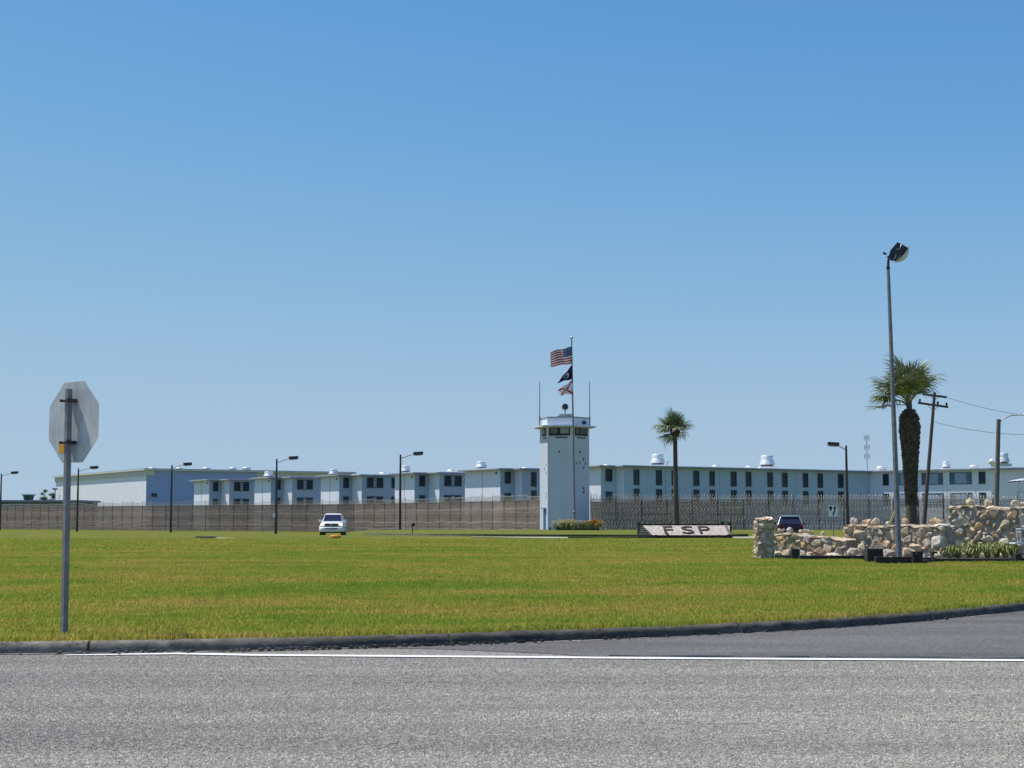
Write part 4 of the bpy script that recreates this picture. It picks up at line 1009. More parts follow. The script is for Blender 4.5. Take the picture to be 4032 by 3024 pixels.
def rubble(name, label, a, b_, zh, thick, seed, ms, big=.44, caps=True, topz=None, toprocks=8, ends=(True, True), rockmax=.36, jag=1.0):
    """a->b: base line of the visible face (world), zh: height function of t"""
    r = random.Random(seed); L_ = (b_ - a).length; e = (b_ - a).normalized(); nrm = Vector((e.y, -e.x, 0)); z0 = a.z
    o = thing('rubble_wall', (a.x, a.y, z0), label, 'wall', 'stone walls of the entrance')
    mb = MB(); N = 14; vs = []
    for i in range(N + 1):
        t = i / N; p = a + e * L_ * t; h = zh(t) - .06
        for q, z in ((p, z0 - .08), (p - nrm * thick, z0 - .08), (p - nrm * thick, z0 + h), (p, z0 + h)): vs.append((q.x, q.y, z))
    fs = [(i * 4 + k, i * 4 + 4 + k, i * 4 + 4 + (k + 1) % 4, i * 4 + (k + 1) % 4) for i in range(N) for k in range(4)] + [(0, 1, 2, 3), (N * 4 + 3, N * 4 + 2, N * 4 + 1, N * 4)]
    mb.add(vs, [f[::-1] for f in fs]); ob('mortar', mb, M['mortar'], o)
    ang = math.atan2(e.y, e.x); placed = []
    def face_stones(org, ex, length, hfun, nn, count_sizes, ang_):
        pl = []
        for size, tries in count_sizes:
            for _ in range(tries):
                w_ = size * r.uniform(.8, 1.25); h_ = size * r.uniform(.6, .95)
                x = r.uniform(.02, length - .02); z = r.uniform(h_ * .3, max(h_ * .31, hfun(x / length) - h_ * .35))
                if any(abs(x - x2) / ((w_ + w2) * .5) < .9 and abs(z - z2) / ((h_ + h2) * .5) < .9 and ((x - x2) / ((w_ + w2) * .47)) ** 2 + ((z - z2) / ((h_ + h2) * .47)) ** 2 < 1 for x2, z2, w2, h2 in pl): continue
                if x - w_ / 2 < -.06 * jag or x + w_ / 2 > length + .06 * jag: continue
                pl.append((x, z, w_, h_))
                q = org + ex * x - nn * r.uniform(.03, .10); dpt = r.uniform(.22, .34)
                st = inst('stone', r.choice(ms), o, (q.x, q.y, z0 + z), (r.uniform(-.15, .15), r.uniform(-.45, .45), ang_ + r.uniform(-.15, .15)), (w_ * 1.14, dpt, h_ * 1.16))
    face_stones(a, e, L_, zh, nrm, ((big, 90), (big * .78, 160), (big * .6, 300), (big * .44, 400), (big * .32, 400)), ang)
    if ends[0]: face_stones(a - nrm * thick, nrm, thick, lambda t: zh(0), -e, ((big * .8, 20), (big * .5, 40), (big * .3, 60)), ang + R(90))
    if caps:
        x = 0
        while x < L_:
            w_ = min(r.uniform(.3, .6), max(.3, L_ - x)); q = a + e * min(L_ - w_ * .4, x + w_ / 2) - nrm * (thick * .42)
            h = zh(min(1, (x + w_ / 2) / L_))
            inst('capstone', r.choice(CAP), o, (q.x, q.y, z0 + h - .02), (r.uniform(-.06, .06), r.uniform(-.10, .10), ang + r.uniform(-.2, .2)), (w_ * 1.25, thick * 1.3, r.uniform(.09, .15)))
            x += w_ * .9
    for i in range(toprocks):
        x = r.uniform(.1, L_ - .1); w_ = r.uniform(.12, rockmax); q = a + e * x - nrm * r.uniform(.12, thick * .8)
        inst('top_rock', r.choice(CAP), o, (q.x, q.y, z0 + zh(x / L_) + .06 + w_ * .22), (r.uniform(-.6, .6), r.uniform(-.6, .6), r.uniform(0, 6)), (w_ * r.uniform(.8, 1.3), w_, w_ * r.uniform(.7, 1.3)))
    return o
def W(px, d_, z=.1): q = P(px, 2200, d_); q.z = z; return q
zz = lambda py, d_: CH + (HZ - py) * d_ / F - .1
rubble('pillar', 'free-standing square stone end pillar of the low wall', W(2984, 42.3), W(3050, 42.3), lambda t: zz(2041, 42.3), .55, 3, SM, .27, True, toprocks=0, jag=.3)
rubble('wall', 'lowest stone wall stretch between the pillar and the timber post', W(3046, 44.2), W(3338, 42.2), lambda t: zz(2104 + 14 * sstep(.35, .75, t), 43.4) + .02 * math.sin(t * 11), .45, 4, SM, .32, True, toprocks=9, rockmax=.2, ends=(False, False))
rubble('wall', 'middle height stone wall stretch behind the tall light pole', W(3328, 43.2), W(3712, 40.9), lambda t: zz(2072 - 4 * t, 42.5 - t) + .02 * math.sin(t * 13), .5, 5, SM, .36, True, toprocks=11, rockmax=.28)
rubble('wall', 'tallest stone wall stretch above the strap leaved plants', W(3740, 44.5), W(4180, 42.6), lambda t: zz(1996, 43.3) + .03 * math.sin(t * 9), .6, 6, SG, .38, True, toprocks=10, rockmax=.3)
rubble('wall', 'short dark stone return wall joining the middle and tallest walls', W(3708, 41.1), W(3760, 43.5), lambda t: zz(2078 - 6 * t, 43), .35, 9, SG, .32, False, toprocks=2, rockmax=.22, ends=(False, False))
# loose rocks in the timber bed
def rock(px, py0, py1, w_px, d_, label, seed, m=None):
    s = d_ / F; c = P(px, (py0 + py1) / 2, d_); w_ = w_px * s; h = (py1 - py0) * s
    me = stone_mesh(seed, M[m or 'stone'], .95, 18)
    o = inst('boulder', me, None, (c.x, c.y, c.z), (.2, .1, seed), (w_ * 1.05, w_, h * 1.1)); return tag(o, label, 'rock', 'rocks around the light pole bed')
rock(3505, 2163, 2198, 50, 39.9, 'rounded pale boulder left of the tall light pole foot', 101)
rock(3580, 2158, 2200, 56, 39.8, 'tan boulder right of the tall light pole foot', 102)
rock(3690, 2112, 2166, 54, 40.7, 'large grey-white boulder against the return wall', 103, 'stone')
rock(3357, 2158, 2197, 42, 41.9, 'upright pointed pale rock at the foot of the middle wall', 104)
rock(3398, 2140, 2196, 32, 41.8, 'tall slim pale rock beside the dark timber block', 105)
rock(3275, 2182, 2199, 62, 41.9, 'flat grey rock lying along the low wall foot', 106)
rock(3690, 2180, 2200, 30, 38.8, 'small rock behind the timber corner posts', 107)

# timber edging
E_ = thing('timber_edging', W(3540, 38), 'dark railway sleeper edging round the light pole bed and stone walls', 'edging')
def tim(name, px0, px1, py0, py1, d_, th, m='timber', rz=0):
    a, b2 = P(px0, py1, d_), P(px1, py1, d_); t_ = P(px0, py0, d_)
    mb = MB(); L_ = b2.x - a.x; mx = Matrix.Translation((a.x, a.y, max(.02, a.z - .12))) @ Matrix.Rotation(rz, 4, 'Z')
    mb.box(0, L_, 0, th, 0, t_.z - max(.02, a.z - .12), 0, mx); return ob(name, mb, M[m], E_)
tim('sleeper', 3051, 3119, 2186, 2201, 42.0, .2, 'timber_grey')
tim('post', 3119, 3150, 2162, 2202, 41.9, .25)
tim('sleeper', 3151, 3416, 2188, 2204, 41.2, .2)
tim('block', 3417, 3479, 2161, 2219, 38.6, .35)
tim('sleeper', 3450, 3594, 2193, 2228, 37.4, .18)
tim('post', 3594, 3608, 2172, 2229, 37.3, .2); tim('post', 3612, 3635, 2171, 2229, 37.35, .2)
tim('sleeper', 3636, 3672, 2196, 2222, 38.2, .18, rz=.3)
tim('post', 3672, 3693, 2172, 2220, 38.8, .22)
tim('sleeper', 3694, 4000, 2200, 2217, 39.2, .18, 'timber_grey')
tim('post', 4000, 4018, 2183, 2219, 39.1, .25)
tim('sleeper', 4019, 4200, 2198, 2218, 39.2, .2)
fillp = [W(3455, 37.6), W(3635, 37.6), W(3690, 39.0), W(4180, 39.35), W(4180, 43), W(3052, 43), W(3052, 42.1), W(3416, 41.3), W(3455, 38.8)]
tag(ob('bed_soil', MB().prism([Vector((p.x, p.y, 0)) for p in fillp], .03, .2), M['soil']), kind='structure')
mb = MB(); r5 = random.Random(77)
for i in range(170):
    px = r5.uniform(3460, 3680) if i < 120 else r5.uniform(3160, 3420) if i < 190 else r5.uniform(3700, 4030); dd = r5.uniform(38.2, 41.5) if i < 120 else r5.uniform(41.7, 42.4) if i < 190 else r5.uniform(39.6, 40.2)
    q = W(px, dd, .2); s_ = r5.uniform(.015, .05); mb.box(-s_, s_, -s_, s_, -s_ * .5, s_ * .6, 0, Matrix.Translation(q) @ Matrix.Rotation(r5.uniform(0, 6), 4, 'Z') @ Matrix.Rotation(r5.uniform(-.5, .5), 4, 'X'))
tag(ob('bed_gravel', mb, M['gravel']), kind='stuff')
# strap leaved plants
def strap_plant(px, d_, h, label, seed, n_=70):
    r = random.Random(seed); b2 = W(px, d_, .2); o = thing('strap_plant', b2, label, 'plant', 'strap leaved plants before the tall wall'); mb = MB()
    for i in range(n_):
        a = r.uniform(0, 6.28); l = h * r.uniform(.5, 1.0); out = r.uniform(.15, .95); c, s_ = math.cos(a), math.sin(a); w_ = r.uniform(.011, .018)
        p0 = Vector((c * .06 * r.random(), s_ * .06 * r.random(), 0)); p1 = p0 + Vector((c * out * l * .35, s_ * out * l * .35, l * .6)); p2 = p0 + Vector((c * out * l * .75, s_ * out * l * .75, l * .85 * (1.1 - out * .5))); p3 = p0 + Vector((c * out * l * 1.1, s_ * out * l * 1.1, l * .85 * (1.15 - out)))
        wv = Vector((-s_, c, 0)) * w_
        mb.add([p0 - wv, p0 + wv, p1 + wv, p1 - wv, p2 + wv * .8, p2 - wv * .8, p3], [(0, 1, 2, 3), (3, 2, 4, 5), (5, 4, 6)])
    ob('leaves', mb, M['strap'], o, local=True); return o
for i, (px, h, lb) in enumerate(((3738, .34, 'strap leaved plant nearest the return wall'), (3772, .30, 'low leafy strap plant next to the one by the return wall'), (3818, .44, 'largest strap leaved plant before the tallest wall'), (3845, .42, 'tall strap leaved plant beside the largest one'), (3890, .38, 'strap leaved plant midway along the grey sleeper'), (3925, .42, 'upright strap leaved plant under the orange stone'), (3958, .38, 'strap leaved plant close to the sleeper end'), (3992, .36, 'strap leaved plant beside the metal canopy frame'))):
    strap_plant(px, 39.75 + .25 * (i % 3), h * 1.35, lb, 200 + i, 60)

# metal canopy frame at the picture's right edge, standing by the wall
b2 = W(4031, 39.6, .1); s = 39.6 / F
o = thing('canopy_frame', b2, 'grey tubular frame with curved canopy and slatted seat beside the tallest wall', 'garden swing')
L = lambda px, py, dy=0: P(px, py, 39.6 + dy) - b2
cz = L(4060, 1893)
mb = MB()
for k in range(8):
    x0, x1 = -.36 + k * .09 * 2, -.36 + (k + 1) * .09 * 2
    za = .10 * (1 - ((x0 - .36) / .72) ** 2); zb_ = .10 * (1 - ((x1 - .36) / .72) ** 2)
    mb.add([cz + Vector((x0, -.3, za)), cz + Vector((x1, -.3, zb_)), cz + Vector((x1, .8, zb_)), cz + Vector((x0, .8, za)), cz + Vector((x0, -.3, za - .05)), cz + Vector((x1, -.3, zb_ - .05)), cz + Vector((x1, .8, zb_ - .05)), cz + Vector((x0, .8, za - .05))], [(0, 1, 2, 3), (7, 6, 5, 4), (0, 4, 5, 1), (2, 6, 7, 3)])
ob('canopy', mb, M['alu'], o, local=True)
ob('canopy_lining', MB().lathe([(.30, 0), (.34, .05), (.3, .09)], cz + Vector((.36, .2, -.13)), 18), M['timber_grey'], o, local=True)
for dy in (0, .6): ob('strut', MB().tube([L(4006, 1893, dy), L(4010, 1925, dy), L(4020, 2050, dy), L(4029, 2180, dy)], .016, 7), M['galv'], o, local=True)
for dy in (0, .6): ob('strut', MB().tube([L(4116, 1893, dy), L(4112, 1925, dy), L(4104, 2050, dy), L(4096, 2200, dy)], .016, 7), M['galv'], o, local=True)
mb = MB().tube([L(4015, 1935), L(4110, 1935)], .012, 6); ob('crossbar', mb, M['galv'], o, local=True)
sb = MB()
for (p_, q_) in (((4001, 2084), (4100, 2078)), ((4009, 2135), (4100, 2133)), ((4001, 2084), (4009, 2135)), ((4014, 2083), (4021, 2135))): sb.tube([L(*p_), L(*q_)], .016, 6)
ob('seat_frame', sb, M['white_paint'], o, local=True)
for k in range(7): ob('slat', MB().tube([L(4024 + k * 9, 2084), L(4030 + k * 8.4, 2134)], .012, 5), M['galv_dull'], o, local=True)
ob('seat', MB().box(L(3996, 2137).x, L(4100, 2137).x, -.02, .45, L(4000, 2142).z, L(4000, 2136).z), M['white_paint'], o, local=True)
ob('footplate', MB().box(L(4005, 2180).x, L(4100, 2180).x, -.05, .3, L(4005, 2184).z, L(4005, 2179).z), M['timber_grey'], o, local=True)
ob('leg', MB().tube([L(4017, 2184), L(4024, 2197), L(4027, 2210), L(4028, 2222)], [.04, .03, .022, .016], 7), M['timber_grey'], o, local=True)

# ================================================================ tall foreground light pole
d = 39.5; b2 = W(3540, d, .15); tp = P(3497, 1052, d); lx = tp.x - b2.x; hz = tp.z - b2.z; s = d / F
o = thing('light_pole', b2, 'tall tapered grey light pole with tilted floodlight head in the timber bed', 'light pole')
ob('pole', MB().tube([(0, 0, 0), (lx * .5, 0, hz * .5), (lx, 0, hz)], [.078, .062, .042], 8, sm=False), M['galv_dull'], o, local=True)
L = lambda px, py, dy=0: P(px, py, d + dy) - b2
ob('tenon', MB().tube([L(3497, 1056), L(3498, 1020)], [.036, .03], 8), M['dark_metal'], o, local=True)
M['lamp_grey'] = mat('dark_green_grey_casting', (.045, .055, .058), (.03, .036, .04), 8, rough=.5, metal=.2)
hp = [(3490, 1013), (3500, 1005), (3506, 985), (3534, 953), (3572, 973), (3574, 976), (3527, 1028), (3510, 1027)]
mb = MB(); k = len(hp); vs = [L(x, y, -.2) for x, y in hp] + [L(x, y, .28) for x, y in hp]
mb.add(vs, [list(range(k))[::-1], list(range(k, 2 * k))] + [(i, (i + 1) % k, (i + 1) % k + k, i + k) for i in range(k)])
hd = ob('lamp_head', mb, M['lamp_grey'], o, local=True)
for q in (((3551, 960), (3540, 984), (3530, 980)), ((3528, 1003), (3523, 1018), (3516, 1019))):
    ob('latch', MB().tube([L(x, y, -.215) for x, y in q], .012, 5), M['galv'], hd, local=True)
# convex lens under the head
c0_, c1_ = L(3572, 976, .04), L(3528, 1028, .04); ax = (c1_ - c0_); ln = ax.length; ax.normalize(); dn = Vector((ax.z, 0, -ax.x)); dn = dn if dn.x > 0 else -dn
mb = MB(); vs = []; nu, nv = 10, 8
for i in range(nu + 1):
    for j in range(nv + 1):
        u_, v_ = i / nu, j / nv * 2 - 1; hgt = .155 * math.sin(math.pi * u_) ** .6 * math.sqrt(max(0, 1 - v_ * v_ * .98))
        vs.append(c0_ + ax * ln * u_ + Vector((0, v_ * .22, 0)) + dn * hgt)
mb.add(vs, [(i * (nv + 1) + j, i * (nv + 1) + j + 1, (i + 1) * (nv + 1) + j + 1, (i + 1) * (nv + 1) + j) for i in range(nu) for j in range(nv)], 0, True)
ob('lens', mb, M['lens'], hd, local=True)
ob('photocell', MB().tube([L(3492, 1002), L(3484, 998), L(3477, 996)], [.012, .03, .03], 8), M['lamp_grey'], hd, local=True)
ob('handhole_collar', MB().tube([L(3497, 1060), L(3497, 1050)], .05, 8), M['dark_metal'], o, local=True)

# ================================================================ stop sign seen from behind
g = G(253, 2500, .1); d = g.y; s = d / F
o = thing('stop_sign', g, 'bare metal back of an octagonal stop sign on a square post at the kerb', 'road sign')
sgn = Vector((math.sin(R(37)) * -1, -math.cos(R(37)), 0)); su = Vector((-sgn.y, sgn.x, 0)) * -1      # visible back normal; su points right and nearer
if su.x < 0: su = -su
tp = P(271, 1532, d) - g; lxx = tp.x
ob('post', MB().tube([(0, 0, -.05), (lxx, 0, tp.z)], .036, 4, sm=False), M['galv_dull'], o, local=True)
cc = P(286, 1661, d) - g; cz = cc.z; cx = lxx * cz / tp.z
r8 = .381 / math.cos(R(22.5))
ctr = Vector((cx, 0, cz)) - sgn * .062 + su * .0
def octo(rr, off): return [ctr + sgn * off + su * (rr * math.cos(R(22.5 + 45 * k))) + Vector((0, 0, rr * math.sin(R(22.5 + 45 * k)) * 1.03)) for k in range(8)]
m, n, b = newmat('milled_aluminium_sign_back'); b.inputs['Metallic'].default_value = .25; b.inputs['Roughness'].default_value = .5
f = noise(n, coords(n, 'Object', (1, 1, 1)), 3.2, 5); f2 = noise(n, coords(n, 'Object', (6, 6, 1)), 4, 3)
n.links.new(ramp(n, math_(n, 'MULTIPLY', math_(n, 'ADD', f, f2), .5), [(.36, (.46, .47, .46)), (.62, (.66, .66, .63))]), b.inputs['Base Color']); M['signback'] = m
def plate(a, b2): 
    mb = MB(); mb.add(a + b2, [list(range(8)), list(range(8, 16))[::-1]] + [((i + 1) % 8, i, i + 8, (i + 1) % 8 + 8) for i in range(8)]); return mb
pl = ob('plate', plate(octo(r8, .002), octo(r8, -.002)), M['signback'], o, local=True)
ob('border', plate(octo(r8 * .99, -.0022), octo(r8 * .99, -.0032)), M['white_paint'], pl, local=True)
ob('face', plate(octo(r8 * .94, -.0034), octo(r8 * .94, -.0044)), M['red'], pl, local=True)
for pz in (1578, 1743):
    q = P(270, pz, d) - g; q = Vector((lxx * q.z / tp.z, 0, q.z)); mb = MB()
    mx = Matrix(((su.x, -sgn.x, 0, q.x), (su.y, -sgn.y, 0, q.y), (0, 0, 1, q.z), (0, 0, 0, 1)))
    mb.box(-.048, .062, -.041, .058, -.010, .010, 0, mx); mb.box(.045, .056, -.06, .058, -.018, .018, 0, mx); mb.box(-.06, -.045, -.06, .05, -.012, .012, 0, mx)
    ob('clamp', mb, M['dark_metal'], o, local=True)
q = P(226, 1763, d) - g; k = ctr + su * ((q.x - ctr.x) / su.x); k.z = q.z
ob('sticker', MB().add([k + sgn * .0035 + su * a + Vector((0, 0, z)) for a, z in ((-.045, -.048), (.045, -.048), (.045, .048), (-.045, .048))], [(0, 1, 2, 3)]), M['yellow'], pl, local=True)

# ================================================================ keep right sign
d = 106; b2 = P(3282, 2110, d); b2.z = gz(b2.x, d) - .03; s = d / F; c = P(3282, 2011, d) - b2
o = thing('keep_right_sign', b2, 'white keep right road sign with black curved arrow above the low wall', 'road sign')
ob('post', MB().tube([(0, .03, 0), (0, .03, c.z + .3)], .03, 6), M['galv_dull'], o, local=True)
w2, h2 = .31, .385
pl = ob('plate', MB().box(-w2, w2, -.004, .004, c.z - h2, c.z + h2), M['white_paint'], o, local=True)
def flat(pts, name): 
    mb = MB(); k = len(pts); mb.add([(x * w2, -.007, c.z + z * h2) for x, z in pts] , [list(range(k))]); return ob(name, mb, M['black'], pl, local=True)
flat([(-.85, .78), (-.2, .78), (-.2, .35), (-.42, -.05), (-.58, -.05), (-.85, .35)], 'island_symbol')
flat([(-.08, -.85), (.22, -.85), (.22, -.5), (.52, 0), (.56, .38), (.26, .38), (.22, .08), (-.08, -.4)], 'arrow_shaft')
flat([(.02, .38), (.80, .38), (.41, .92)], 'arrow_head')

# ================================================================ FSP ground sign
d0 = 90.0; o = thing('ground_sign', W(2700, d0, .1), 'sloping pale gravel ground sign with dark letters FSP in a timber frame', 'sign')
def pz(px, py, dd): return P(px, py, dd)
fl, fr_, br, bl = pz(2578, 2107, d0), pz(2872, 2107, d0), pz(2874, 2069, d0 + 1.9), pz(2526, 2069, d0 + 1.9)
fl0 = Vector((pz(2515, 2107, d0).x, fl.y, fl.z))
mb = MB(); NU, NV = 40, 14; vs = []
for j in range(NV + 1):
    for i in range(NU + 1):
        u_, v_ = i / NU, j / NV; p = fl0.lerp(fr_, u_).lerp(bl.lerp(br, u_), v_); p.z += .015 * mnoise.noise(p * 9); vs.append(p)
mb.add(vs, [(j * (NU + 1) + i, j * (NU + 1) + i + 1, (j + 1) * (NU + 1) + i + 1, (j + 1) * (NU + 1) + i) for j in range(NV) for i in range(NU)])
ob('gravel_face', mb, M['gravel'], o)
zg = .02
def bx(name, px0, px1, py0, py1, dd, th, m='timber', z0=None):
    a, c = P(px0, py1, dd), P(px1, py0, dd); return ob(name, MB().box(a.x, c.x, dd, dd + th, a.z if z0 is None else z0, c.z), M[m], o)
bx('back_board', 2514, 2878, 2063, 2072, d0 + 1.95, .15, z0=zg)
bx('front_beam', 2588, 2870, 2107.5, 2113, d0 - .1, .16, z0=zg)
bx('post', 2510, 2519, 2056, 2075, d0 + 1.9, .2, z0=zg); bx('post', 2635, 2640, 2057, 2066, d0 + 1.9, .12); bx('post', 2750, 2755, 2056, 2066, d0 + 1.9, .12); bx('post', 2869, 2880, 2057, 2072, d0 + 1.85, .2, z0=zg)
bx('stake', 2580, 2588, 2105, 2121, d0 - .25, .14); bx('stake', 2625, 2634, 2101, 2120, d0 - .25, .14); bx('stake', 2828, 2836, 2106, 2118, d0 - .2, .12)
bx('stake', 2864, 2878, 2104, 2120, d0 - .2, .2)
# left wing wall of stacked boards, cut to the slope
for k in range(6):
    y0, y1 = 2120 - k * 9, 2120 - (k + 1) * 9
    xr = lambda y: 2582 - (2120 - y) * 1.0
    a, c2_, c3, b3 = P(2509, y0, d0 + .0), P(xr(y0), y0, d0), P(xr(y1), y1 + .8, d0), P(2509, y1 + .8, d0)
    th = Vector((0, .12, 0)); mb = MB().add([a, c2_, c3, b3, a + th, c2_ + th, c3 + th, b3 + th], [(0, 1, 2, 3), (7, 6, 5, 4), (0, 4, 5, 1), (2, 6, 7, 3), (0, 3, 7, 4), (1, 5, 6, 2)])
    ob('board', mb, M['timber_grey'], o)
a, c2_ = P(2878, 2119, d0 - .1), P(2884, 2066, d0 + 1.9)
mb = MB(); x0, x1 = P(2871, 2119, d0).x, P(2880, 2119, d0).x
mb.add([(x0, d0 - .1, zg), (x0, d0 + 2.0, zg), (x0, d0 + 2.0, br.z + .06), (x0, d0 - .1, fr_.z + .06), (x1, d0 - .1, zg), (x1, d0 + 2.0, zg), (x1, d0 + 2.0, br.z + .06), (x1, d0 - .1, fr_.z + .06)], [(0, 3, 2, 1), (4, 5, 6, 7), (3, 7, 6, 2), (0, 4, 7, 3)])
ob('side_board', mb, M['timber_grey'], o)
# letters, laid on the slope
ev = (bl - fl0); ev.x = 0; lv = ev.length; ev.normalize(); en = Vector((1, 0, 0)).cross(ev)
for ch, px0, px1 in (('F', 2614, 2650), ('S', 2684, 2731), ('P', 2752, 2796)):
    cu = bpy.data.curves.new('letter', 'FONT'); cu.body = ch; cu.size = 1; cu.extrude = .03; cu.offset = -.006; cu.resolution_u = 3
    to = bpy.data.objects.new('letter_tmp', cu); COL.objects.link(to); bpy.context.view_layer.update()
    me = bpy.data.meshes.new_from_object(to.evaluated_get(bpy.context.evaluated_depsgraph_get())); bpy.data.objects.remove(to)
    xs_ = [v.co.x for v in me.vertices]; ys_ = [v.co.y for v in me.vertices]; a0, a1, b0, b1 = min(xs_), max(xs_), min(ys_), max(ys_)
    pa, pb = P(px0, 2090, d0 + .9).x, P(px1, 2090, d0 + .9).x; base = fl0 + ev * lv * .1
    for v in me.vertices:
        u_, t_ = (v.co.x - a0) / (a1 - a0), (v.co.y - b0) / (b1 - b0)
        q = Vector((pa + (pb - pa) * u_, base.y, base.z)) + ev * (t_ * lv * .74) + en * (v.co.z + .035); v.co = q - ORG[o.name]
    me.materials.clear(); me.materials.append(M['timber']); ob('letter', me, None, o, local=True)
q = P(2846, 2061, d0 + 2.2); b2 = Vector((q.x, q.y, .1))
f_ = thing('spot_lamp', b2, 'small black spot lamp standing behind the ground sign', 'spot lamp')
ob('stem', MB().tube([(0, 0, 0), (0, 0, q.z - .1)], .025, 6), M['black'], f_, local=True)
ob('head', MB().tube([(-.07, 0, q.z - .02), (.0, 0, q.z - .1), (.08, 0, q.z - .18)], [.08, .1, .06], 8), M['black'], f_, local=True)

# small things on the lawn
g = G(1312, 2121, .1); s = g.y / F
o = thing('valve_cover', g, 'low round yellow orange cap on a pale slab in front of the pickup', 'cover')
ob('slab', MB().box(-.32, .32, -.3, .3, -.02, .05), M['concrete'], o, local=True)
ob('cap', MB().lathe([(.30, .05), (.34, .08), (.34, .15), (.26, .2), (.08, .22)], (.12, 0, 0), 18), M['orange'], o, local=True)
g = G(815, 2121, .1)
o = thing('drain_inlet', g, 'dark low concrete drain slab lying on the lawn by the fence', 'drain')
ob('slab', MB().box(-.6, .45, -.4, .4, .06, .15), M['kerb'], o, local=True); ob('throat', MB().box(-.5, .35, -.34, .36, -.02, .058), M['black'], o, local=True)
tag(ob('drain_skirt', MB().add([(g.x + .45, g.y - .3, .11), (g.x + 2.4, g.y - .1, .105), (g.x + 2.4, g.y + .5, .105), (g.x + .45, g.y + .5, .16)], [(0, 1, 2, 3)]), M['concrete']), kind='structure')
d = 108; b2 = P(1624, 2100, d); b2.z = .2; t_ = P(1625, 2068, d) - b2
o = thing('ground_floodlight', b2, 'small black floodlight on a short stake on the grass island', 'floodlight')
ob('stake', MB().tube([(0, 0, -.05), (0, 0, t_.z)], .035, 6), M['black'], o, local=True)
ob('head', MB().tube([(-.06, 0, t_.z - .03), (.02, 0, t_.z + .03), (.12, 0, t_.z + .12)], [.07, .12, .13], 9), M['black'], o, local=True)
ob('base_plate', MB().box(-.14, .1, -.1, .1, -.06, .03), M['concrete'], o, local=True)
g = G(285, 2168, .1); tag(ob('utility_cover', MB().prism([Vector((g.x - .28 + .0, g.y - .4, 0)), Vector((g.x + .55, g.y - .4, 0)), Vector((g.x + .55, g.y + .4, 0)), Vector((g.x - .28, g.y + .4, 0))], .08, .135), M['concrete'], loc=(g.x, g.y, .1)), 'flat pale concrete cover sunk in the lawn beside the stop sign post', 'cover')

# ================================================================ vehicles
M['car_white'] = mat('white_car_paint', (.80, .81, .82), (.77, .78, .8), 1, rough=.25, spec=.5)
M['car_blue'] = mat('dark_blue_car_paint', (.010, .010, .018), (.013, .012, .02), 1, rough=.3, spec=.35)
M['silver'] = mat('silver_car_paint', (.42, .48, .54), (.36, .42, .48), 1, rough=.22, metal=.5)
M['glass'] = mat('tinted_car_glass', (.02, .02, .05), (.03, .03, .06), 1, rough=.08, spec=.6)
M['tyre'] = mat('tyre_rubber', (.018, .018, .018), (.025, .025, .025), 20, rough=.85)
M['chrome'] = mat('chrome', (.6, .6, .62), (.5, .5, .52), 2, rough=.18, metal=.9)
M['plastic'] = mat('black_plastic', (.02, .02, .022), (.03, .03, .032), 9, rough=.6)
M['lamp_red'] = mat('red_tail_lamp', (.5, .02, .03), (.36, .01, .02), 6, rough=.2)
m, n, b = newmat('lit_headlamp'); b.inputs['Base Color'].default_value = (.9, .75, .6, 1); b.inputs['Emission Color'].default_value = (1, .72, .42, 1); b.inputs['Emission Strength'].default_value = 1.6; M['headlamp'] = m
m, n, b = newmat('lit_foglamp'); b.inputs['Base Color'].default_value = (.9, .9, .9, 1); b.inputs['Emission Color'].default_value = (.9, .95, 1, 1); b.inputs['Emission Strength'].default_value = .9; M['foglamp'] = m
M['amber'] = mat('amber_lens', (.6, .16, .06), (.5, .1, .04), 4, rough=.2)
def section(y, wb, wt, z0, z1, rb=.06, rt=.1):
    """closed cross-section ring (x,z) at y: bottom half-width wb, top half-width wt"""
    pts = [(-wb + rb, z0), (wb - rb, z0), (wb, z0 + rb), ((wb + wt) / 2 + .012, (z0 + z1) / 2), (wt + .0, z1 - rt), (wt - rt * .35, z1 - rt * .25), (wt - rt, z1), (wt * .4, z1 + .012), (-wt * .4, z1 + .012), (-wt + rt, z1), (-wt + rt * .35, z1 - rt * .25), (-wt, z1 - rt), (-(wb + wt) / 2 - .012, (z0 + z1) / 2), (-wb, z0 + rb)]
    return [Vector((x, y, z)) for x, z in pts]
def loft(secs, mi=0):
    mb = MB(); k = len(secs[0]); vs = [v for s_ in secs for v in s_]
    mb.add(vs, [(i * k + j, i * k + (j + 1) % k, (i + 1) * k + (j + 1) % k, (i + 1) * k + j) for i in range(len(secs) - 1) for j in range(k)], mi, True)
    mb.add(secs[0], [list(range(k))[::-1]], mi); mb.add(secs[-1], [list(range(k))], mi); return mb
def wheel(o, x, y, r, sd):
    mb = MB().tube([(x - .115, y, r), (x - .09, y, r), (x + .09, y, r), (x + .115, y, r)], [r * .9, r, r, r * .9], 22); w_ = ob('wheel', mb, M['tyre'], o, local=True)
    mb = MB().tube([(x + sd * .10, y, r), (x + sd * .122, y, r)], [r * .62, r * .56], 16); ob('rim', mb, M['alu'], w_, local=True)
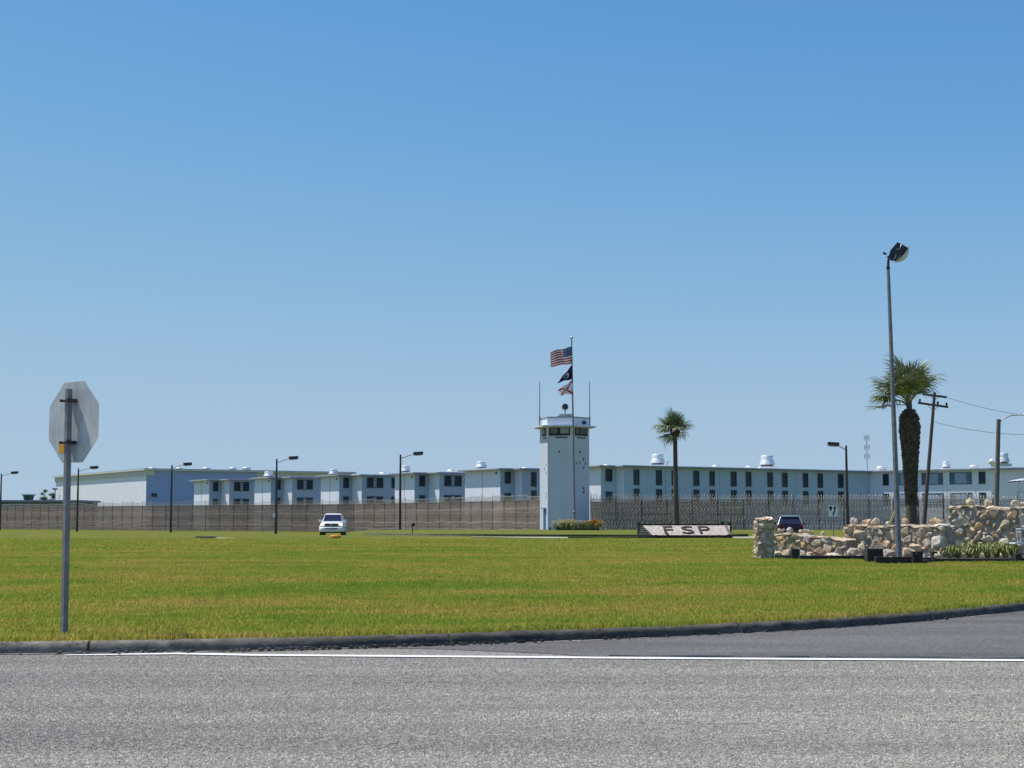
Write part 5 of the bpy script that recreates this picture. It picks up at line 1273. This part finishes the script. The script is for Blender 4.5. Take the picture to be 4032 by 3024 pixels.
# --- pickup, front towards the camera (local -y)
b2 = P(1312, 2108, 122); b2.z = gz(b2.x, 122) - .02
o = thing('pickup_truck', b2, 'white pickup truck with lit headlights driving along the fence', 'pickup truck', rz=R(3.5))
ob('body', loft([section(-2.62, .62, .60, .42, .74), section(-2.58, .80, .78, .36, .86, rt=.06), section(-2.48, .90, .84, .34, 1.02), section(-2.2, .93, .84, .34, 1.10), section(-1.25, .94, .84, .34, 1.16), section(-.95, .94, .90, .34, 1.16), section(.95, .94, .92, .34, 1.15), section(2.55, .94, .92, .38, 1.13), section(2.62, .9, .88, .42, 1.10)]), M['car_white'], o, local=True)
ob('cab', loft([section(-1.32, .84, .80, 1.08, 1.18, rt=.04), section(-.62, .84, .66, 1.10, 1.70), section(-.3, .85, .66, 1.10, 1.77), section(.6, .85, .66, 1.10, 1.77), section(.92, .84, .66, 1.1, 1.66), section(1.02, .84, .74, 1.1, 1.2, rt=.04)]), M['car_white'], o, local=True)
def quad(pts): return MB().add(pts, [(0, 1, 2, 3)])
ob('windshield', quad([(-.73, -1.36, 1.19), (.73, -1.36, 1.19), (.60, -.68, 1.695), (-.60, -.68, 1.695)]), M['glass'], o, local=True)
for sd in (-1, 1):
    ob('side_window', quad([(sd * .862, -.85, 1.2), (sd * .862, .8, 1.2), (sd * .705, .62, 1.66), (sd * .705, -.42, 1.66)]), M['glass'], o, local=True)
    ob('headlight', MB().box(sd * .72 - .14, sd * .72 + .14, -2.585, -2.44, .82, .985), M['headlamp'], o, local=True)
    ob('turn_signal', MB().box(sd * .885 - .035, sd * .885 + .035, -2.56, -2.40, .80, .97), M['amber'], o, local=True)
    ob('fog_light', MB().tube([(sd * .70, -2.66, .53), (sd * .70, -2.52, .53)], .085, 12), M['foglamp'], o, local=True)
    ob('mirror', MB().box(sd * 1.02 - .1, sd * 1.02 + .1, -.95, -.82, 1.12, 1.30).tube([(sd * .86, -.85, 1.18), (sd * .98, -.88, 1.2)], .03, 6), M['car_white'], o, local=True)
    for y in (-1.75, 1.65):
        wheel(o, sd * .82, y, .37, sd)
        ob('wheel_arch', MB().tube([(sd * .925, y + .47 * math.cos(a), .36 + .47 * math.sin(a)) for a in [math.pi * k / 8 for k in range(9)]], .045, 6), M['car_white'], o, local=True)
        ob('arch_liner', MB().tube([(sd * .70, y, .40), (sd * .936, y, .40)], .43, 16), M['plastic'], o, local=True)
    ob('side_moulding', MB().box(sd * .945 - .012, sd * .945 + .012, -1.2, 1.1, .62, .70), M['plastic'], o, local=True)
    ob('door_handle', MB().box(sd * .93 - .02, sd * .93 + .02, .25, .42, 1.0, 1.05), M['chrome'], o, local=True)
gr = ob('grille', MB().box(-.5, .5, -2.64, -2.45, .76, .97), M['plastic'], o, local=True)
mb = MB()
for z in (.80, .865, .93): mb.box(-.48, .48, -2.655, -2.64, z - .012, z + .012)
ob('grille_bars', mb, M['galv_dull'], gr, local=True)
ob('emblem', MB().lathe([(.06, 0), (.06, .02)], (0, 0, 0), 12).box(-.07, .07, -2.67, -2.655, .84, .92), M['chrome'], gr, local=True)
ob('grille_surround', MB().box(-.54, .54, -2.63, -2.5, .97, 1.0).box(-.54, -.5, -2.63, -2.5, .76, .97).box(.5, .54, -2.63, -2.5, .76, .97), M['chrome'], o, local=True)
bp = ob('front_bumper', loft([section(-2.75, .72, .70, .40, .66), section(-2.70, .88, .86, .36, .70), section(-2.5, .96, .95, .35, .72)]), M['car_white'], o, local=True)
ob('air_intake', MB().box(-.46, .46, -2.765, -2.6, .54, .61), M['plastic'], bp, local=True)
ob('skid_panel', MB().box(-.78, .78, -2.5, -1.2, .26, .345), M['plastic'], o, local=True)  # black plastic panel below the front end
ob('cargo_bed', MB().box(-.80, .80, 1.08, 2.5, 1.135, 1.155), M['plastic'], o, local=True)
# --- dark crossover, rear towards the camera
b2 = P(3108, 2108, 106); b2.z = gz(b2.x, 106)
o = thing('parked_car', b2, 'dark blue hatchback car seen from behind over the low stone wall', 'car', rz=R(-8))
ob('body', loft([section(-2.18, .70, .66, .36, .80), section(-2.12, .86, .82, .30, .98), section(-1.95, .90, .86, .28, 1.08), section(0, .91, .88, .26, 1.05), section(1.5, .90, .84, .28, 1.0), section(2.1, .80, .74, .34, .82)]), M['car_blue'], o, local=True)
ob('cabin', loft([section(-2.05, .84, .78, .98, 1.08, rt=.04), section(-1.62, .84, .62, 1.0, 1.56), section(-1.2, .85, .63, 1.0, 1.64), section(.0, .85, .64, 1.0, 1.66), section(.4, .85, .62, 1.0, 1.56), section(1.15, .82, .74, .98, 1.06, rt=.04)]), M['car_blue'], o, local=True)
ob('roof_panel', loft([section(-1.45, .60, .58, 1.615, 1.652, .01, .02), section(-1.0, .61, .59, 1.645, 1.685, .01, .02), section(.2, .60, .58, 1.64, 1.68, .01, .02)]), M['silver'], o, local=True)
rw = ob('rear_window', quad([(-.74, -2.075, 1.10), (.74, -2.075, 1.10), (.59, -1.68, 1.55), (-.59, -1.68, 1.55)]), M['glass'], o, local=True)
ob('spoiler', MB().box(-.56, .56, -1.78, -1.5, 1.575, 1.605), M['silver'], o, local=True)
for sd in (-1, 1):
    ob('tail_light', MB().box(sd * .73 - .12, sd * .73 + .12, -2.16, -1.98, .93, 1.07), M['lamp_red'], o, local=True)
    ob('mirror', MB().box(sd * .98 - .1, sd * .98 + .1, .45, .56, 1.06, 1.2), M['plastic'], o, local=True)
    ob('pillar_trim', MB().tube([(sd * .83, -2.02, 1.02), (sd * .64, -1.6, 1.58)], .035, 6), M['silver'], o, local=True)
    ob('side_window', quad([(sd * .868, -1.4, 1.1), (sd * .868, .8, 1.1), (sd * .685, .2, 1.54), (sd * .675, -1.2, 1.54)]), M['glass'], o, local=True)
    for y in (-1.35, 1.35): wheel(o, sd * .80, y, .33, sd)
ob('licence_plate_recess', MB().box(-.3, .3, -2.2, -2.1, .78, .92), M['plastic'], o, local=True)
ob('rear_bumper', loft([section(-2.28, .7, .68, .38, .62), section(-2.2, .86, .84, .34, .66), section(-2.0, .9, .9, .32, .68)]), M['plastic'], o, local=True)
# unused mesh data clean-up is not needed; finish
bpy.context.view_layer.update()
